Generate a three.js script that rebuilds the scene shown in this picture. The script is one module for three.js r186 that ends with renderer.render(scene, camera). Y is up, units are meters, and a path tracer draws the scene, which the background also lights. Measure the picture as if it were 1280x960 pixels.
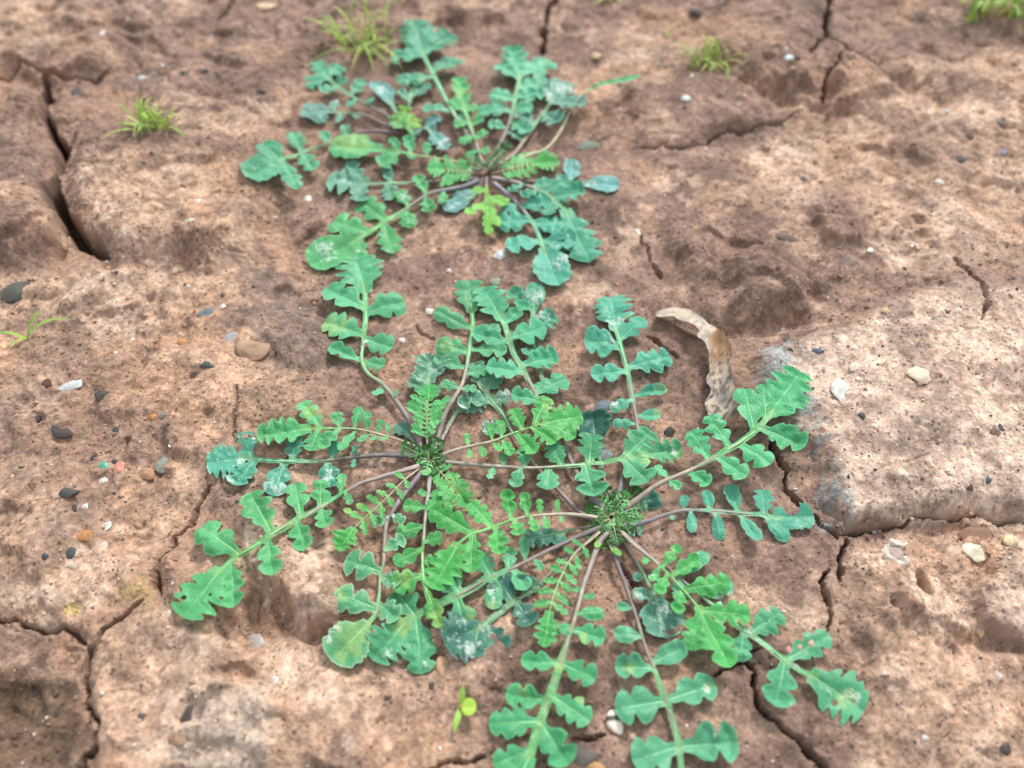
import * as THREE from 'three';
import { mergeGeometries, mergeVertices } from 'three/addons/utils/BufferGeometryUtils.js';

// ------------------------------------------------------------ camera, sky, sun, exposure
const scene = new THREE.Scene();
const W = 1280, H = 960, EYE = 0.22, PITCH = 54 * Math.PI / 180, FOV = 50;
const camera = new THREE.PerspectiveCamera(FOV, W / H, 0.01, 200);
camera.position.set(0, EYE, 0);
camera.lookAt(0, EYE - Math.sin(PITCH), -Math.cos(PITCH));
camera.focus = 0.252;
camera.userData.fStop = 7;
const renderer = new THREE.WebGLRenderer({ antialias: true });
renderer.setSize(1024, 768);
renderer.shadowMap.enabled = true;
renderer.toneMapping = THREE.LinearToneMapping;
renderer.toneMappingExposure = 1.82;

{ // bright hazy sky, a little brighter round the veiled sun
  const w = 256, h = 128, data = new Float32Array(w * h * 4);
  const sx = 0.26, sy = 0.63, sz = -0.73;
  for (let j = 0; j < h; j++) for (let i = 0; i < w; i++) {
    const el = ((j + 0.5) / h - 0.5) * Math.PI, az = ((i + 0.5) / w - 0.5) * 2 * Math.PI;
    const y = Math.sin(el), x = Math.cos(el) * Math.cos(az), z = Math.cos(el) * Math.sin(az);
    const up = Math.max(y, 0), c = Math.max(0, x * sx + y * sy + z * sz);
    const v = 0.25 + 0.31 * up + 0.6 * Math.pow(c, 3);
    const k = (j * w + i) * 4;
    data[k] = v * 0.96; data[k + 1] = v * 1.0; data[k + 2] = v * 1.06; data[k + 3] = 1;
  }
  const sky = new THREE.DataTexture(data, w, h, THREE.RGBAFormat, THREE.FloatType);
  sky.mapping = THREE.EquirectangularReflectionMapping;
  sky.magFilter = sky.minFilter = THREE.LinearFilter;
  sky.needsUpdate = true;
  scene.background = sky; scene.environment = sky;
}
const sun = new THREE.DirectionalLight(new THREE.Color(1.0, 0.95, 0.87), 2.05);
sun.position.set(0.3, 0.74, -0.85);
sun.target.position.set(0, 0, -0.2);
sun.castShadow = true;
sun.shadow.radius = 20;
sun.shadow.mapSize.set(2048, 2048);
Object.assign(sun.shadow.camera, { left: -0.4, right: 0.4, top: 0.4, bottom: -0.4, near: 0.1, far: 3 });
scene.add(sun, sun.target);

// ------------------------------------------------------------ helpers
const mm = 0.001;
function rng(seed) { let a = seed >>> 0; return () => { a = (a + 0x6D2B79F5) >>> 0; let t = Math.imul(a ^ (a >>> 15), a | 1); t ^= t + Math.imul(t ^ (t >>> 7), t | 61); return ((t ^ (t >>> 14)) >>> 0) / 4294967296; }; }
const clamp = (x, a = 0, b = 1) => x < a ? a : x > b ? b : x;
const lerp = (a, b, t) => a + (b - a) * t;
const sstep = (a, b, x) => { const t = clamp((x - a) / (b - a)); return t * t * (3 - 2 * t); };
function hash(i, j, s) { let h = Math.imul(i, 374761393) + Math.imul(j, 668265263) + Math.imul(s, 1103515245) | 0; h = Math.imul(h ^ (h >>> 15), 2246822519); h = Math.imul(h ^ (h >>> 13), 1274126177); h ^= h >>> 16; return (h >>> 0) / 4294967296; }
function vn(x, y, s) { // smooth value noise, -1..1
  const i = Math.floor(x), j = Math.floor(y); let u = x - i, v = y - j;
  u = u * u * u * (u * (u * 6 - 15) + 10); v = v * v * v * (v * (v * 6 - 15) + 10);
  const a = hash(i, j, s), b = hash(i + 1, j, s), c = hash(i, j + 1, s), d = hash(i + 1, j + 1, s);
  return (a + (b - a) * u + (c - a) * v + (a - b - c + d) * u * v) * 2 - 1;
}
function vn3(x, y, z, s) { const k = Math.floor(y); let t = y - k; t = t * t * (3 - 2 * t); const a = vn(x, z, s + k * 57), b = vn(x, z, s + k * 57 + 57); return a + (b - a) * t; }
function fbm3(x, y, z, s, oct) { let a = 0, k = 0.5; for (let o = 0; o < oct; o++) { a += k * vn3(x, y, z, s + o); x *= 2.07; y *= 2.07; z *= 2.03; k *= 0.5; } return a; }
function fbm(x, y, s, oct = 4) { let a = 0, k = 0.5; for (let o = 0; o < oct; o++) { a += k * vn(x, y, s + o); const t = x; x = (x * 0.8 - y * 0.6) * 2.03; y = (t * 0.6 + y * 0.8) * 2.03; k *= 0.5; } return a; }
function cells(x, y, s) { // distance to the nearest and second nearest of one random point per cell
  const i = Math.floor(x), j = Math.floor(y); let d1 = 9, d2 = 9, id = 0;
  for (let q = -1; q < 2; q++) for (let p = -1; p < 2; p++) {
    const dx = i + p + hash(i + p, j + q, s) - x, dy = j + q + hash(i + p, j + q, s + 7) - y, d = dx * dx + dy * dy;
    if (d < d1) { d2 = d1; d1 = d; id = hash(i + p, j + q, s + 13); } else if (d < d2) d2 = d;
  }
  return [Math.sqrt(d1), Math.sqrt(d2), id];
}
// where a point seen at that place of the photograph's frame lies, at height y above the ground datum
const TY = Math.tan(FOV * Math.PI / 360), CP = Math.cos(PITCH), SP = Math.sin(PITCH);
function at(px, py, y = 0) {
  const u = (px / W * 2 - 1) * TY * W / H, v = (1 - py / H * 2) * TY;
  const dy = -SP + v * CP, dz = -CP - v * SP, t = (y - EYE) / dy;
  return [u * t, dz * t, t]; // x, z, depth
}
const pxSize = (depth) => depth * TY * 2 / H;
function polyDist(pts, x, z) { // signed distance to a closed outline (flat array x, z), negative inside
  let d = 1e9, inside = false; const n = pts.length;
  for (let i = 0, j = n - 2; i < n; j = i, i += 2) {
    const ax = pts[j], az = pts[j + 1], bx = pts[i], bz = pts[i + 1], ex = bx - ax, ez = bz - az, wx = x - ax, wz = z - az;
    const t = clamp((wx * ex + wz * ez) / (ex * ex + ez * ez + 1e-18)), qx = wx - ex * t, qz = wz - ez * t;
    d = Math.min(d, qx * qx + qz * qz);
    if ((az > z) !== (bz > z) && x < (bx - ax) * (z - az) / (bz - az) + ax) inside = !inside;
  }
  return (inside ? -1 : 1) * Math.sqrt(d);
}
function lineDist(pts, x, z) { // [distance to an open line, 0..1 along it]
  let d = 1e9, k = 0; const n = pts.length / 2;
  for (let i = 0; i + 1 < n; i++) {
    const ax = pts[2 * i], az = pts[2 * i + 1], ex = pts[2 * i + 2] - ax, ez = pts[2 * i + 3] - az, wx = x - ax, wz = z - az;
    const t = clamp((wx * ex + wz * ez) / (ex * ex + ez * ez + 1e-18)), qx = wx - ex * t, qz = wz - ez * t, q = qx * qx + qz * qz;
    if (q < d) { d = q; k = (i + t) / (n - 1); }
  }
  return [Math.sqrt(d), k];
}
const onGround = (list, y = 0) => { const o = []; for (let i = 0; i < list.length; i += 2) { const p = at(list[i], list[i + 1], y); o.push(p[0], p[1]); } return o; };
function box(pts, pad) { let a = 1e9, b = -1e9, c = 1e9, d = -1e9; for (let i = 0; i < pts.length; i += 2) { a = Math.min(a, pts[i]); b = Math.max(b, pts[i]); c = Math.min(c, pts[i + 1]); d = Math.max(d, pts[i + 1]); } return [a - pad, b + pad, c - pad, d + pad]; }
const within = (b, x, z) => x > b[0] && x < b[1] && z > b[2] && z < b[3];
const srgb = (r, g, b) => [r, g, b].map((c) => { c /= 255; return c <= 0.04045 ? c / 12.92 : ((c + 0.055) / 1.055) ** 2.4; });
const used = {};
const numbered = (n) => { const k = used[n] = (used[n] ?? -1) + 1; return k ? `${n}_${String(k).padStart(3, '0')}` : n; };
function tag(o, label, category, group, kind) { if (label) o.userData.label = label; if (category) o.userData.category = category; if (group) o.userData.group = group; if (kind) o.userData.kind = kind; return o; }
function shadows(o) { o.castShadow = o.receiveShadow = true; return o; }
function part(name, geometry, material, parent) { const m = shadows(new THREE.Mesh(geometry, material)); m.name = name; parent.add(m); return m; }
function thing(name, label, category, p, group) { const g = new THREE.Group(); g.name = numbered(name); g.position.set(...p); tag(g, label, category, group); scene.add(g); return g; }

// ------------------------------------------------------------ the ground: cracked, lumpy red-brown earth
const crackLines = [ // line in the photograph, width in mm, depth in mm
  ['wide crack', [67, 88, 58, 100, 57, 113, 57, 138, 62, 158, 70, 172, 81, 187, 80, 203, 69, 217, 64, 237, 72, 261, 89, 285, 103, 303, 127, 318, 138, 329], 6.2, 24],
  ['its top', [-60, 70, 0, 81, 21, 91, 34, 95, 67, 88, 88, 90, 113, 86, 140, 80], 1.6, 7],
  ['spur', [84, 187, 93, 178, 95, 165], 1.6, 6],
  ['top left', [305, -30, 292, 0, 282, 17, 272, 28], 3.2, 12],
  ['top', [700, -30, 695, 0, 685, 14, 681, 35, 680, 49, 676, 72], 3.0, 14],
  ['top right', [1042, -30, 1037, 0, 1034, 21, 1032, 48], 3.6, 16],
  ['top right, left arm', [1032, 46, 1022, 56, 1011, 66], 1.6, 7],
  ['top right, right arm', [1034, 46, 1056, 58, 1073, 69, 1087, 79, 1100, 84], 2.4, 8],
  ['below it', [1053, 70, 1044, 80, 1037, 89, 1032, 110, 1030, 134], 2.2, 10],
  ['ledge', [790, 188, 850, 181, 880, 170, 919, 158, 948, 160, 977, 151, 1010, 138], 1.1, 4],
  ['right', [1190, 320, 1206, 337, 1230, 357, 1236, 377, 1230, 401], 2.6, 4],
  ['block, upper', [958, 545, 964, 554, 974, 572, 985, 589, 978, 599, 979, 611, 987, 619, 1002, 632, 1021, 649, 1036, 664, 1049, 675], 1.5, 9],
  ['block, lower', [1060, 668, 1056, 701, 1052, 729], 1.5, 9],
  ['plate, right', [1040, 708, 1026, 720, 1030, 739, 1034, 757, 1035, 772, 1032, 793], 1.3, 8],
  ['bottom right', [955, 812, 936, 819, 931, 829, 938, 840, 945, 851, 951, 877, 974, 911, 1000, 930, 1030, 962, 1050, 1000], 1.6, 10],
  ['its arm', [931, 829, 915, 830, 900, 836, 890, 845], 1.2, 6],
  ['block foot', [1046, 668, 1080, 660, 1112, 656, 1146, 646, 1187, 651, 1225, 643, 1255, 650, 1320, 656], 0.8, 5],
  ['left plate', [262, 600, 259, 607, 249, 634, 240, 656, 217, 675, 216, 686, 202, 699, 198, 724, 199, 752], 1.0, 6],
  ['plate foot', [180, 752, 176, 757, 150, 774, 127, 784, 120, 804, 112, 805, 109, 832, 107, 855, 112, 877, 120, 907, 120, 934, 107, 958, 100, 1000], 1.3, 8],
  ['left arm', [-40, 770, 0, 774, 15, 774, 30, 786, 49, 791, 75, 784, 88, 793, 112, 804], 0.8, 5],
  ['bottom', [520, 975, 560, 955, 585, 955, 610, 944], 0.8, 4],
  ['bottom, right part', [712, 926, 745, 926, 760, 918], 0.8, 4],
  ['top middle', [800, 290, 812, 320, 828, 350], 1.0, 3],
  ['dead leaf', [808, 420, 830, 432, 850, 448], 0.8, 3],
  ['small', [518, 405, 530, 418, 545, 424], 0.7, 2.5],
  ['young leaf', [765, 700, 785, 720, 800, 740], 0.8, 3],
  ['centre left', [298, 480, 296, 520, 292, 545], 0.9, 3],
  ['lower left', [268, 770, 278, 790, 280, 815], 0.5, 2],
];
let cracks = [];

const plates = [ // raised earth: outline in the photograph, height in mm, width of its slope in mm, strength of its own bumps
  ['right block', [945, 438, 962, 478, 1000, 520, 1030, 575, 1058, 652, 1110, 650, 1150, 640, 1210, 637, 1290, 648, 1600, 660, 1600, 250, 1150, 330, 1010, 408], 4.0, 5, 60],
  ['upper left, right of the crack', [84, 205, 76, 240, 110, 296, 140, 318, 215, 320, 262, 326, 305, 298, 345, 240, 372, 195, 330, 120, 200, 95, 95, 170], 5, 6.5, 18],
  ['upper left, left of the crack', [-200, 325, 0, 316, 40, 320, 80, 298, 68, 250, 60, 210, 52, 110, 0, 98, -200, 90], 4.6, 6.5, 6],
  ['top left', [-250, 76, 0, 74, 60, 82, 110, 78, 150, 40, 60, -60, -250, -60], 4.6, 6, 6],
  ['lump', [905, 305, 940, 287, 1000, 291, 1022, 330, 1008, 378, 962, 370, 915, 360], 4.6, 6, 6],
  ['lump, left', [830, 262, 870, 250, 905, 280, 900, 330, 870, 345, 835, 310], 4, 6, 6],
  ['ledge', [770, 95, 800, 182, 850, 176, 919, 155, 977, 146, 1012, 130, 960, 118, 920, 100, 880, 80], 2.4, 4.5, 8],
  ['top middle right', [930, 92, 1015, 120, 1030, 60, 1028, -20, 900, -20, 890, 60], 4, 7, 8],
  ['top right', [1045, 60, 1100, 80, 1130, 110, 1030, 140, 1040, 100], 3.5, 4, 4],
  ['tan step', [1015, 262, 1080, 268, 1086, 290, 1060, 300, 1020, 290], 3, 2.5, 3],
  ['left flat', [300, 405, 345, 372, 398, 393, 425, 450, 380, 470, 330, 438], 1.8, 3, 4],
  ['bottom left plate', [118, 800, 124, 790, 200, 755, 270, 770, 300, 800, 300, 870, 250, 900, 200, 1000, 115, 1000, 122, 930, 114, 860], 2.5, 3, 12],
  ['pale slab', [190, 975, 240, 884, 280, 858, 330, 852, 352, 880, 350, 920, 330, 975], 2.2, 2.5, 3],
  ['pinkish plate', [205, 700, 245, 655, 262, 607, 330, 640, 420, 690, 430, 770, 380, 790, 350, 742, 320, 740, 265, 790, 202, 752], 3.2, 3.5, 6],
  ['lower right crust', [1100, 735, 1112, 712, 1135, 735, 1142, 760, 1120, 785, 1090, 770], 3, 3, 4],
  ['lower right crust, right', [1165, 760, 1200, 735, 1215, 760, 1210, 820, 1160, 810], 2.4, 3, 4],
  ['lower right plate', [1232, 735, 1260, 700, 1300, 690, 1350, 830, 1285, 800, 1245, 775], 2, 1.4, 3],
].map(([, line, h, slope, north]) => { const pts = onGround(line, h * 1.6 * mm); return { pts, h: h * 1.6 * mm, slope: slope * 1.7 * mm, north: north * mm, b: box(pts, 62 * mm) }; });

const bumps = [ // round rises and hollows: centre, half sizes in the photograph, height in mm, sharpness
  [90, 690, 170, 95, 6, 1], [300, 480, 150, 70, 4, 1], [605, 838, 42, 52, 4, 1.2], [650, 850, 26, 46, -2.5, 1], [960, 405, 70, 14, -4, 1.2],
  [885, 398, 60, 18, -3, 1], [354, 766, 13, 19, -3.6, 2], [320, 768, 11, 12, -2.6, 2], [340, 790, 50, 14, -1.6, 1.5], [397, 800, 18, 11, -3, 2],
  [244, 897, 20, 14, -3, 2], [1150, 724, 8, 11, -4.5, 2], [1106, 764, 7, 5, -2.2, 1.5], [1135, 745, 30, 26, 2.2, 1.3], [1180, 668, 40, 10, -3, 1.3], [80, 310, 10, 26, -5, 2],
  [1010, 120, 50, 12, -3, 1], [600, 60, 90, 40, -3, 1], [640, 560, 190, 120, -2.5, 1], [1240, 805, 50, 12, -3.5, 1.5], [1080, 860, 60, 40, 2.5, 1],
  [1190, 880, 70, 50, 3, 1], [420, 900, 90, 40, 2, 1], [180, 732, 30, 22, 2, 1.5], [75, 290, 34, 26, 3, 1.5], [255, 305, 40, 14, 2.5, 1.5],
  [180, 300, 40, 18, 2.5, 1.5], [20, 280, 36, 30, 3, 1.3], [1130, 690, 34, 20, 2, 1.5], [1000, 740, 34, 40, 2, 1.3], [380, 720, 60, 40, 1.5, 1],
  [350, 905, 14, 9, -2, 2], [300, 845, 20, 10, -2, 1.5], [70, 895, 50, 44, -1.5, 1.2], [1220, 150, 60, 30, 3, 1], [1150, 90, 50, 18, 3, 1],
  [720, 130, 40, 24, 2, 1.2], [760, 250, 60, 30, 2, 1], [250, 700, 14, 26, -3, 1.5], [430, 640, 36, 18, -2, 1],
].map(([x, y, rx, ry, h, sharp]) => {
  const c = at(x, y, Math.max(h, 0) * mm), s = pxSize(c[2]);
  return { x: c[0], z: c[1], rx: rx * s, rz: ry * s * 1.22, h: h * 1.35 * mm, sharp };
});
const zones = [];
const zone = (line, edge, y = 0) => { const pts = onGround(line, y * mm), q = { pts, line, edge: edge * mm, b: box(pts, 20 * mm) }; zones.push(q); return q; };
function inZone(q, x, z, ragged) { if (!within(q.b, x, z)) return 0; return 1 - sstep(-q.edge, q.edge, polyDist(q.pts, x, z) + ragged); }
const smoothEarth = zone([340, 190, 420, 90, 560, 30, 900, 50, 915, 170, 860, 330, 960, 400, 950, 560, 1030, 655, 1040, 790, 965, 822, 990, 1000, 590, 1000, 640, 850, 560, 826, 440, 790, 405, 680, 340, 560, 430, 420, 430, 300], 9);  // smoother, lower relief and less grit here; no colour of its own
const crust = [zone([296, 402, 345, 368, 400, 390, 432, 450, 385, 476, 330, 440], 2), zone([310, 345, 350, 330, 385, 350, 370, 392, 320, 385], 2), zone([130, 88, 190, 80, 205, 112, 150, 122], 2)];
const wet = zone([-80, 835, 40, 815, 85, 838, 104, 870, 116, 905, 112, 945, 100, 1000, -80, 1000], 3);
const wetEdge = zone([-60, 775, 14, 772, 26, 795, 10, 825, -60, 830], 3);
const sand = zone([190, 975, 240, 884, 280, 858, 330, 852, 352, 880, 350, 920, 330, 975], 2);
const yellow = [zone([138, 757, 150, 717, 175, 705, 196, 716, 196, 748, 165, 752], 2.5), zone([82, 760, 96, 752, 104, 764, 90, 770], 1)];
const blockTop = zone([950, 440, 985, 494, 1020, 530, 1048, 580, 1066, 640, 1150, 632, 1290, 642, 1500, 640, 1500, 340, 1150, 360, 1010, 420], 3, 9);
const bluish = [zone([944, 478, 950, 440, 985, 428, 1003, 446, 990, 490, 968, 486], 2, 9), zone([985, 480, 1022, 498, 1046, 540, 1056, 590, 1070, 655, 1030, 660, 1022, 590, 998, 530], 2, 8)];
const rough = zone([1052, 690, 1130, 668, 1300, 668, 1300, 1000, 1060, 1000, 1040, 860, 1050, 780], 8);
const palePlate = zone([1232, 735, 1260, 700, 1300, 690, 1350, 830, 1285, 800, 1245, 775], 2);
const northRight = zone([900, 200, 1050, 140, 1120, 60, 1400, 40, 1400, 340, 1100, 345, 1030, 260], 10);

function ground(x, z, detail = true) { // height of the earth there; detail false leaves out cracks and grain
  const wx = x + 2.2 * mm * vn(x * 70, z * 70, 3) + 0.9 * mm * vn(x * 240, z * 240, 5), wz = z + 2.2 * mm * vn(x * 70 + 9, z * 70, 4) + 0.9 * mm * vn(x * 240, z * 240 + 5, 6);
  let h = 2.6 * mm * fbm(x * 13, z * 13, 11, 3);
  const sx = x + 2.4 * mm * vn(x * 70, z * 70, 3) + 0.2 * mm * vn(x * 170, z * 170, 5), sz = z + 2.4 * mm * vn(x * 70 + 9, z * 70, 4) + 0.2 * mm * vn(x * 170, z * 170 + 5, 6);
  for (const p of plates) if (within(p.b, sx, sz)) {
    const d = polyDist(p.pts, sx, sz), mid = (p.b[2] + p.b[3]) / 2;
    const s = lerp(p.slope, p.north, sstep(mid, p.b[2] + 62 * mm, sz));
    h += p.h * (1 - sstep(-s * 0.75, s * 0.25, d));
  }
  for (const b of bumps) {
    const u = (wx - b.x) / b.rx, v = (wz - b.z) / b.rz, q = u * u + v * v;
    if (q < 4) h += b.h * Math.exp(-Math.pow(q, b.sharp) * 1.1);
  }
  const low = 1 - 0.6 * inZone(smoothEarth, sx, sz, 0), flatTop = 1 - 0.75 * inZone(blockTop, sx, sz, 0);
  const st = fbm(sx * 17 + 0.12 * vn(x * 90, z * 90, 14), sz * 21, 13, 4) * 2.7 + 0.25 * vn(x * 120, z * 120, 15), sf = Math.floor(st);          // eroded ledges
  h += 2.7 * mm * low * flatTop * (sf + sstep(0.25, 0.72, st - sf));
  const c0 = cells(sx * 32, sz * 36, 25); h += 6.0 * mm * low * flatTop * (0.5 - c0[0] * c0[0]) * sstep(-0.35, 0.4, vn(x * 15, z * 15, 26));   // lumps
  const c3 = cells(sx * 62, sz * 70, 27); h += 2.4 * mm * low * (0.5 - c3[0]) * sstep(-0.2, 0.5, vn(x * 24, z * 24, 28));
  if (!detail) return h;
  const dry = 1 - 0.55 * inZone(smoothEarth, wx, wz, 3 * mm * vn(x * 60, z * 60, 8)), ro = inZone(rough, wx, wz, 0);
  const g = dry * (0.75 + 0.5 * vn(x * 25, z * 25, 21)) * (1 - 0.6 * inZone(sand, wx, wz, 0)) * (1 - 0.35 * inZone(blockTop, wx, wz, 0));
  const c1 = cells(wx * 95, wz * 95, 31);
  h += (1.9 + 1.8 * ro) * mm * g * (0.55 - c1[0]);                                   // clods
  h += 1.3 * mm * fbm(x * 55, z * 55, 41, 3) * (0.7 + 0.8 * ro);
  const c2 = cells(wx * 290, wz * 290, 51);
  h += 0.85 * mm * g * (0.5 - c2[0]) * (c2[2] > 0.35 ? 1 : 0.2);
  h += 0.9 * mm * g * fbm(x * 330, z * 330, 61, 4);
  const pit = cells(x * 60, z * 60, 71);                                               // small holes
  if (pit[2] > 0.72) h -= 1.6 * mm * g * (1 - sstep(0.05, 0.05 + 0.12 * hash(Math.floor(pit[2] * 9999), 3, 5), pit[0]));
  const crustLine = cells(x * 34 + 0.3 * vn(x * 90, z * 90, 81), z * 34 + 0.3 * vn(x * 90, z * 90, 82), 83);
  h -= 0.7 * mm * (1 - sstep(0.0, 0.035, crustLine[1] - crustLine[0])) * sstep(0.1, 0.5, vn(x * 18, z * 18, 84)) ;
  for (const c of cracks) if (within(c.b, x, z)) {
    const jx = x + 0.9 * mm * vn(x * 210, z * 210, 91) + 0.4 * mm * vn(x * 700, z * 700, 93), jz = z + 0.9 * mm * vn(x * 210 + 5, z * 210, 92) + 0.4 * mm * vn(x * 700, z * 700 + 5, 94);
    const [d, t] = lineDist(c.pts, jx, jz), w = c.w * 0.5 * (0.65 + 0.5 * vn(t * 14, c.w * 5e4, 95)) * sstep(0, 0.08, t) * sstep(0, 0.1, 1 - t) ;
    h -= c.depth * (1 - sstep(w * 0.55, w * 1.25 + 0.25 * mm, d)) * sstep(0, 0.05, t) * sstep(0, 0.07, 1 - t);
    h -= 0.35 * mm * (1 - sstep(0, 3 * mm, d));
  }
  return h;
}
function rest(px, py, lift) { // the point seen there that lies lift above the earth
  let p = at(px, py, lift);
  for (let i = 0; i < 5; i++) { const y = ground(p[0], p[1], false) + lift; p = [...at(px, py, y), y]; }
  return { x: p[0], y: p[3], z: p[1], depth: p[2] };
}
const draped = (line) => { const o = []; for (let i = 0; i < line.length; i += 2) { const p = rest(line[i], line[i + 1], 0); o.push(p.x, p.z); } return o; };
cracks = crackLines.map(([, line, w, depth]) => { const pts = draped(line); return { pts, w: w * 0.72 * mm, depth: depth * mm, b: box(pts, 9 * mm) }; });
 
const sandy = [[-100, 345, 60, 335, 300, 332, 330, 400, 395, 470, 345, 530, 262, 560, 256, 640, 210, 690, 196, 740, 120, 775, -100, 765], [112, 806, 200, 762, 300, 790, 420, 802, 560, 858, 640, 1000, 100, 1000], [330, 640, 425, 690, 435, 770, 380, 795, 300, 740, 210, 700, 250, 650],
  [90, 215, 200, 190, 372, 205, 340, 260, 300, 305, 200, 322, 110, 300], [-100, 0, 130, 0, 140, 60, 0, 82, -100, 80], [1065, 690, 1150, 672, 1300, 668, 1300, 1000, 1060, 1000, 1090, 880, 1100, 790], [1040, 170, 1160, 70, 1300, 60, 1300, 340, 1110, 340], [920, 190, 1000, 150, 1060, 190, 1010, 255, 940, 240], [760, 40, 800, 10, 820, 60, 790, 95], [440, 560, 470, 545, 480, 600]].map((l) => zone(l, 4));  // paler soil; leaves plants on darker earth, real tone plus shade put in colour
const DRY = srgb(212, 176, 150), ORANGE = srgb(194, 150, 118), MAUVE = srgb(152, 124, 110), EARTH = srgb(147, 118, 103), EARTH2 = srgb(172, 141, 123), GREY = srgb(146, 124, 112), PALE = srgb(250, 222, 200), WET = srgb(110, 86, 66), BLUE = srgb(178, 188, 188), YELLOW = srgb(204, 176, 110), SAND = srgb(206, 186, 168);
for (const q of zones) if (q !== smoothEarth && q !== blockTop) { q.pts = draped(q.line); q.b = box(q.pts, 20 * mm); }
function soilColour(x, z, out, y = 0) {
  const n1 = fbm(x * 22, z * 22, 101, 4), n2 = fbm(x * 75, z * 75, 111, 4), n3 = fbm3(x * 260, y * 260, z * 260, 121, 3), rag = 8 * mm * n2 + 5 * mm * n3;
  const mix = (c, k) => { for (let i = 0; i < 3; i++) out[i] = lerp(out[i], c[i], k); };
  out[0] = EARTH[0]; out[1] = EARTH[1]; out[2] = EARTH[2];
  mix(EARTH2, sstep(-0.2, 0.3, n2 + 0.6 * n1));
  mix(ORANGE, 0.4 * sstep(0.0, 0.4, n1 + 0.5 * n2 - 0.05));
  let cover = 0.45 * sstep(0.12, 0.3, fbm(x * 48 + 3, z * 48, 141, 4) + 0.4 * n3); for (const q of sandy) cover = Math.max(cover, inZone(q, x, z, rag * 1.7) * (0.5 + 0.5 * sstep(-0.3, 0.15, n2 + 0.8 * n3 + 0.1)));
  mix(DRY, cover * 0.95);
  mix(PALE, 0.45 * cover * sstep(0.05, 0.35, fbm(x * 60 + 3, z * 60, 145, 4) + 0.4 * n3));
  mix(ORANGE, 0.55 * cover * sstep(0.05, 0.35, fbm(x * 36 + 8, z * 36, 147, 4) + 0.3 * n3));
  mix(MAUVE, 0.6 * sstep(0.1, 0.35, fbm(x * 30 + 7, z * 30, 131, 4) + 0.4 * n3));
  mix(PALE, 0.5 * inZone(palePlate, x, z, rag * 0.4));
  mix(PALE, inZone(blockTop, x, z, rag) * (0.34 + 0.45 * sstep(-0.35, 0.25, n2 + n3)));
  for (const q of crust) mix(GREY, 0.7 * inZone(q, x, z, rag));
  mix(SAND, 0.8 * inZone(sand, x, z, rag * 0.5));
  mix(WET, 0.85 * inZone(wet, x, z, rag * 1.4) * sstep(-0.5, 0.1, n3 + 0.25 + n2)); mix(MAUVE, 0.8 * inZone(wetEdge, x, z, rag));
  for (const q of yellow) mix(YELLOW, 0.9 * inZone(q, x, z, rag) * sstep(-0.2, 0.2, n3 + 0.5 * n2 + 0.1));
  for (const q of bluish) mix(BLUE, 0.8 * inZone(q, x, z, rag) * sstep(-0.3, 0.0, n3 + 0.6 * n2));
  const n4 = fbm3(x * 800, y * 800, z * 800, 161, 2), smooth = 1 - 0.5 * inZone(blockTop, x, z, 0), k = 1 + smooth * (0.34 * n3 + 0.16 * n2 + 0.34 * n4);
  const top = Math.min(clamp(k, 0.5, 1.5), 0.84 / Math.max(out[0], out[1], out[2]));
  for (let i = 0; i < 3; i++) out[i] *= top;
  return out;
}
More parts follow.
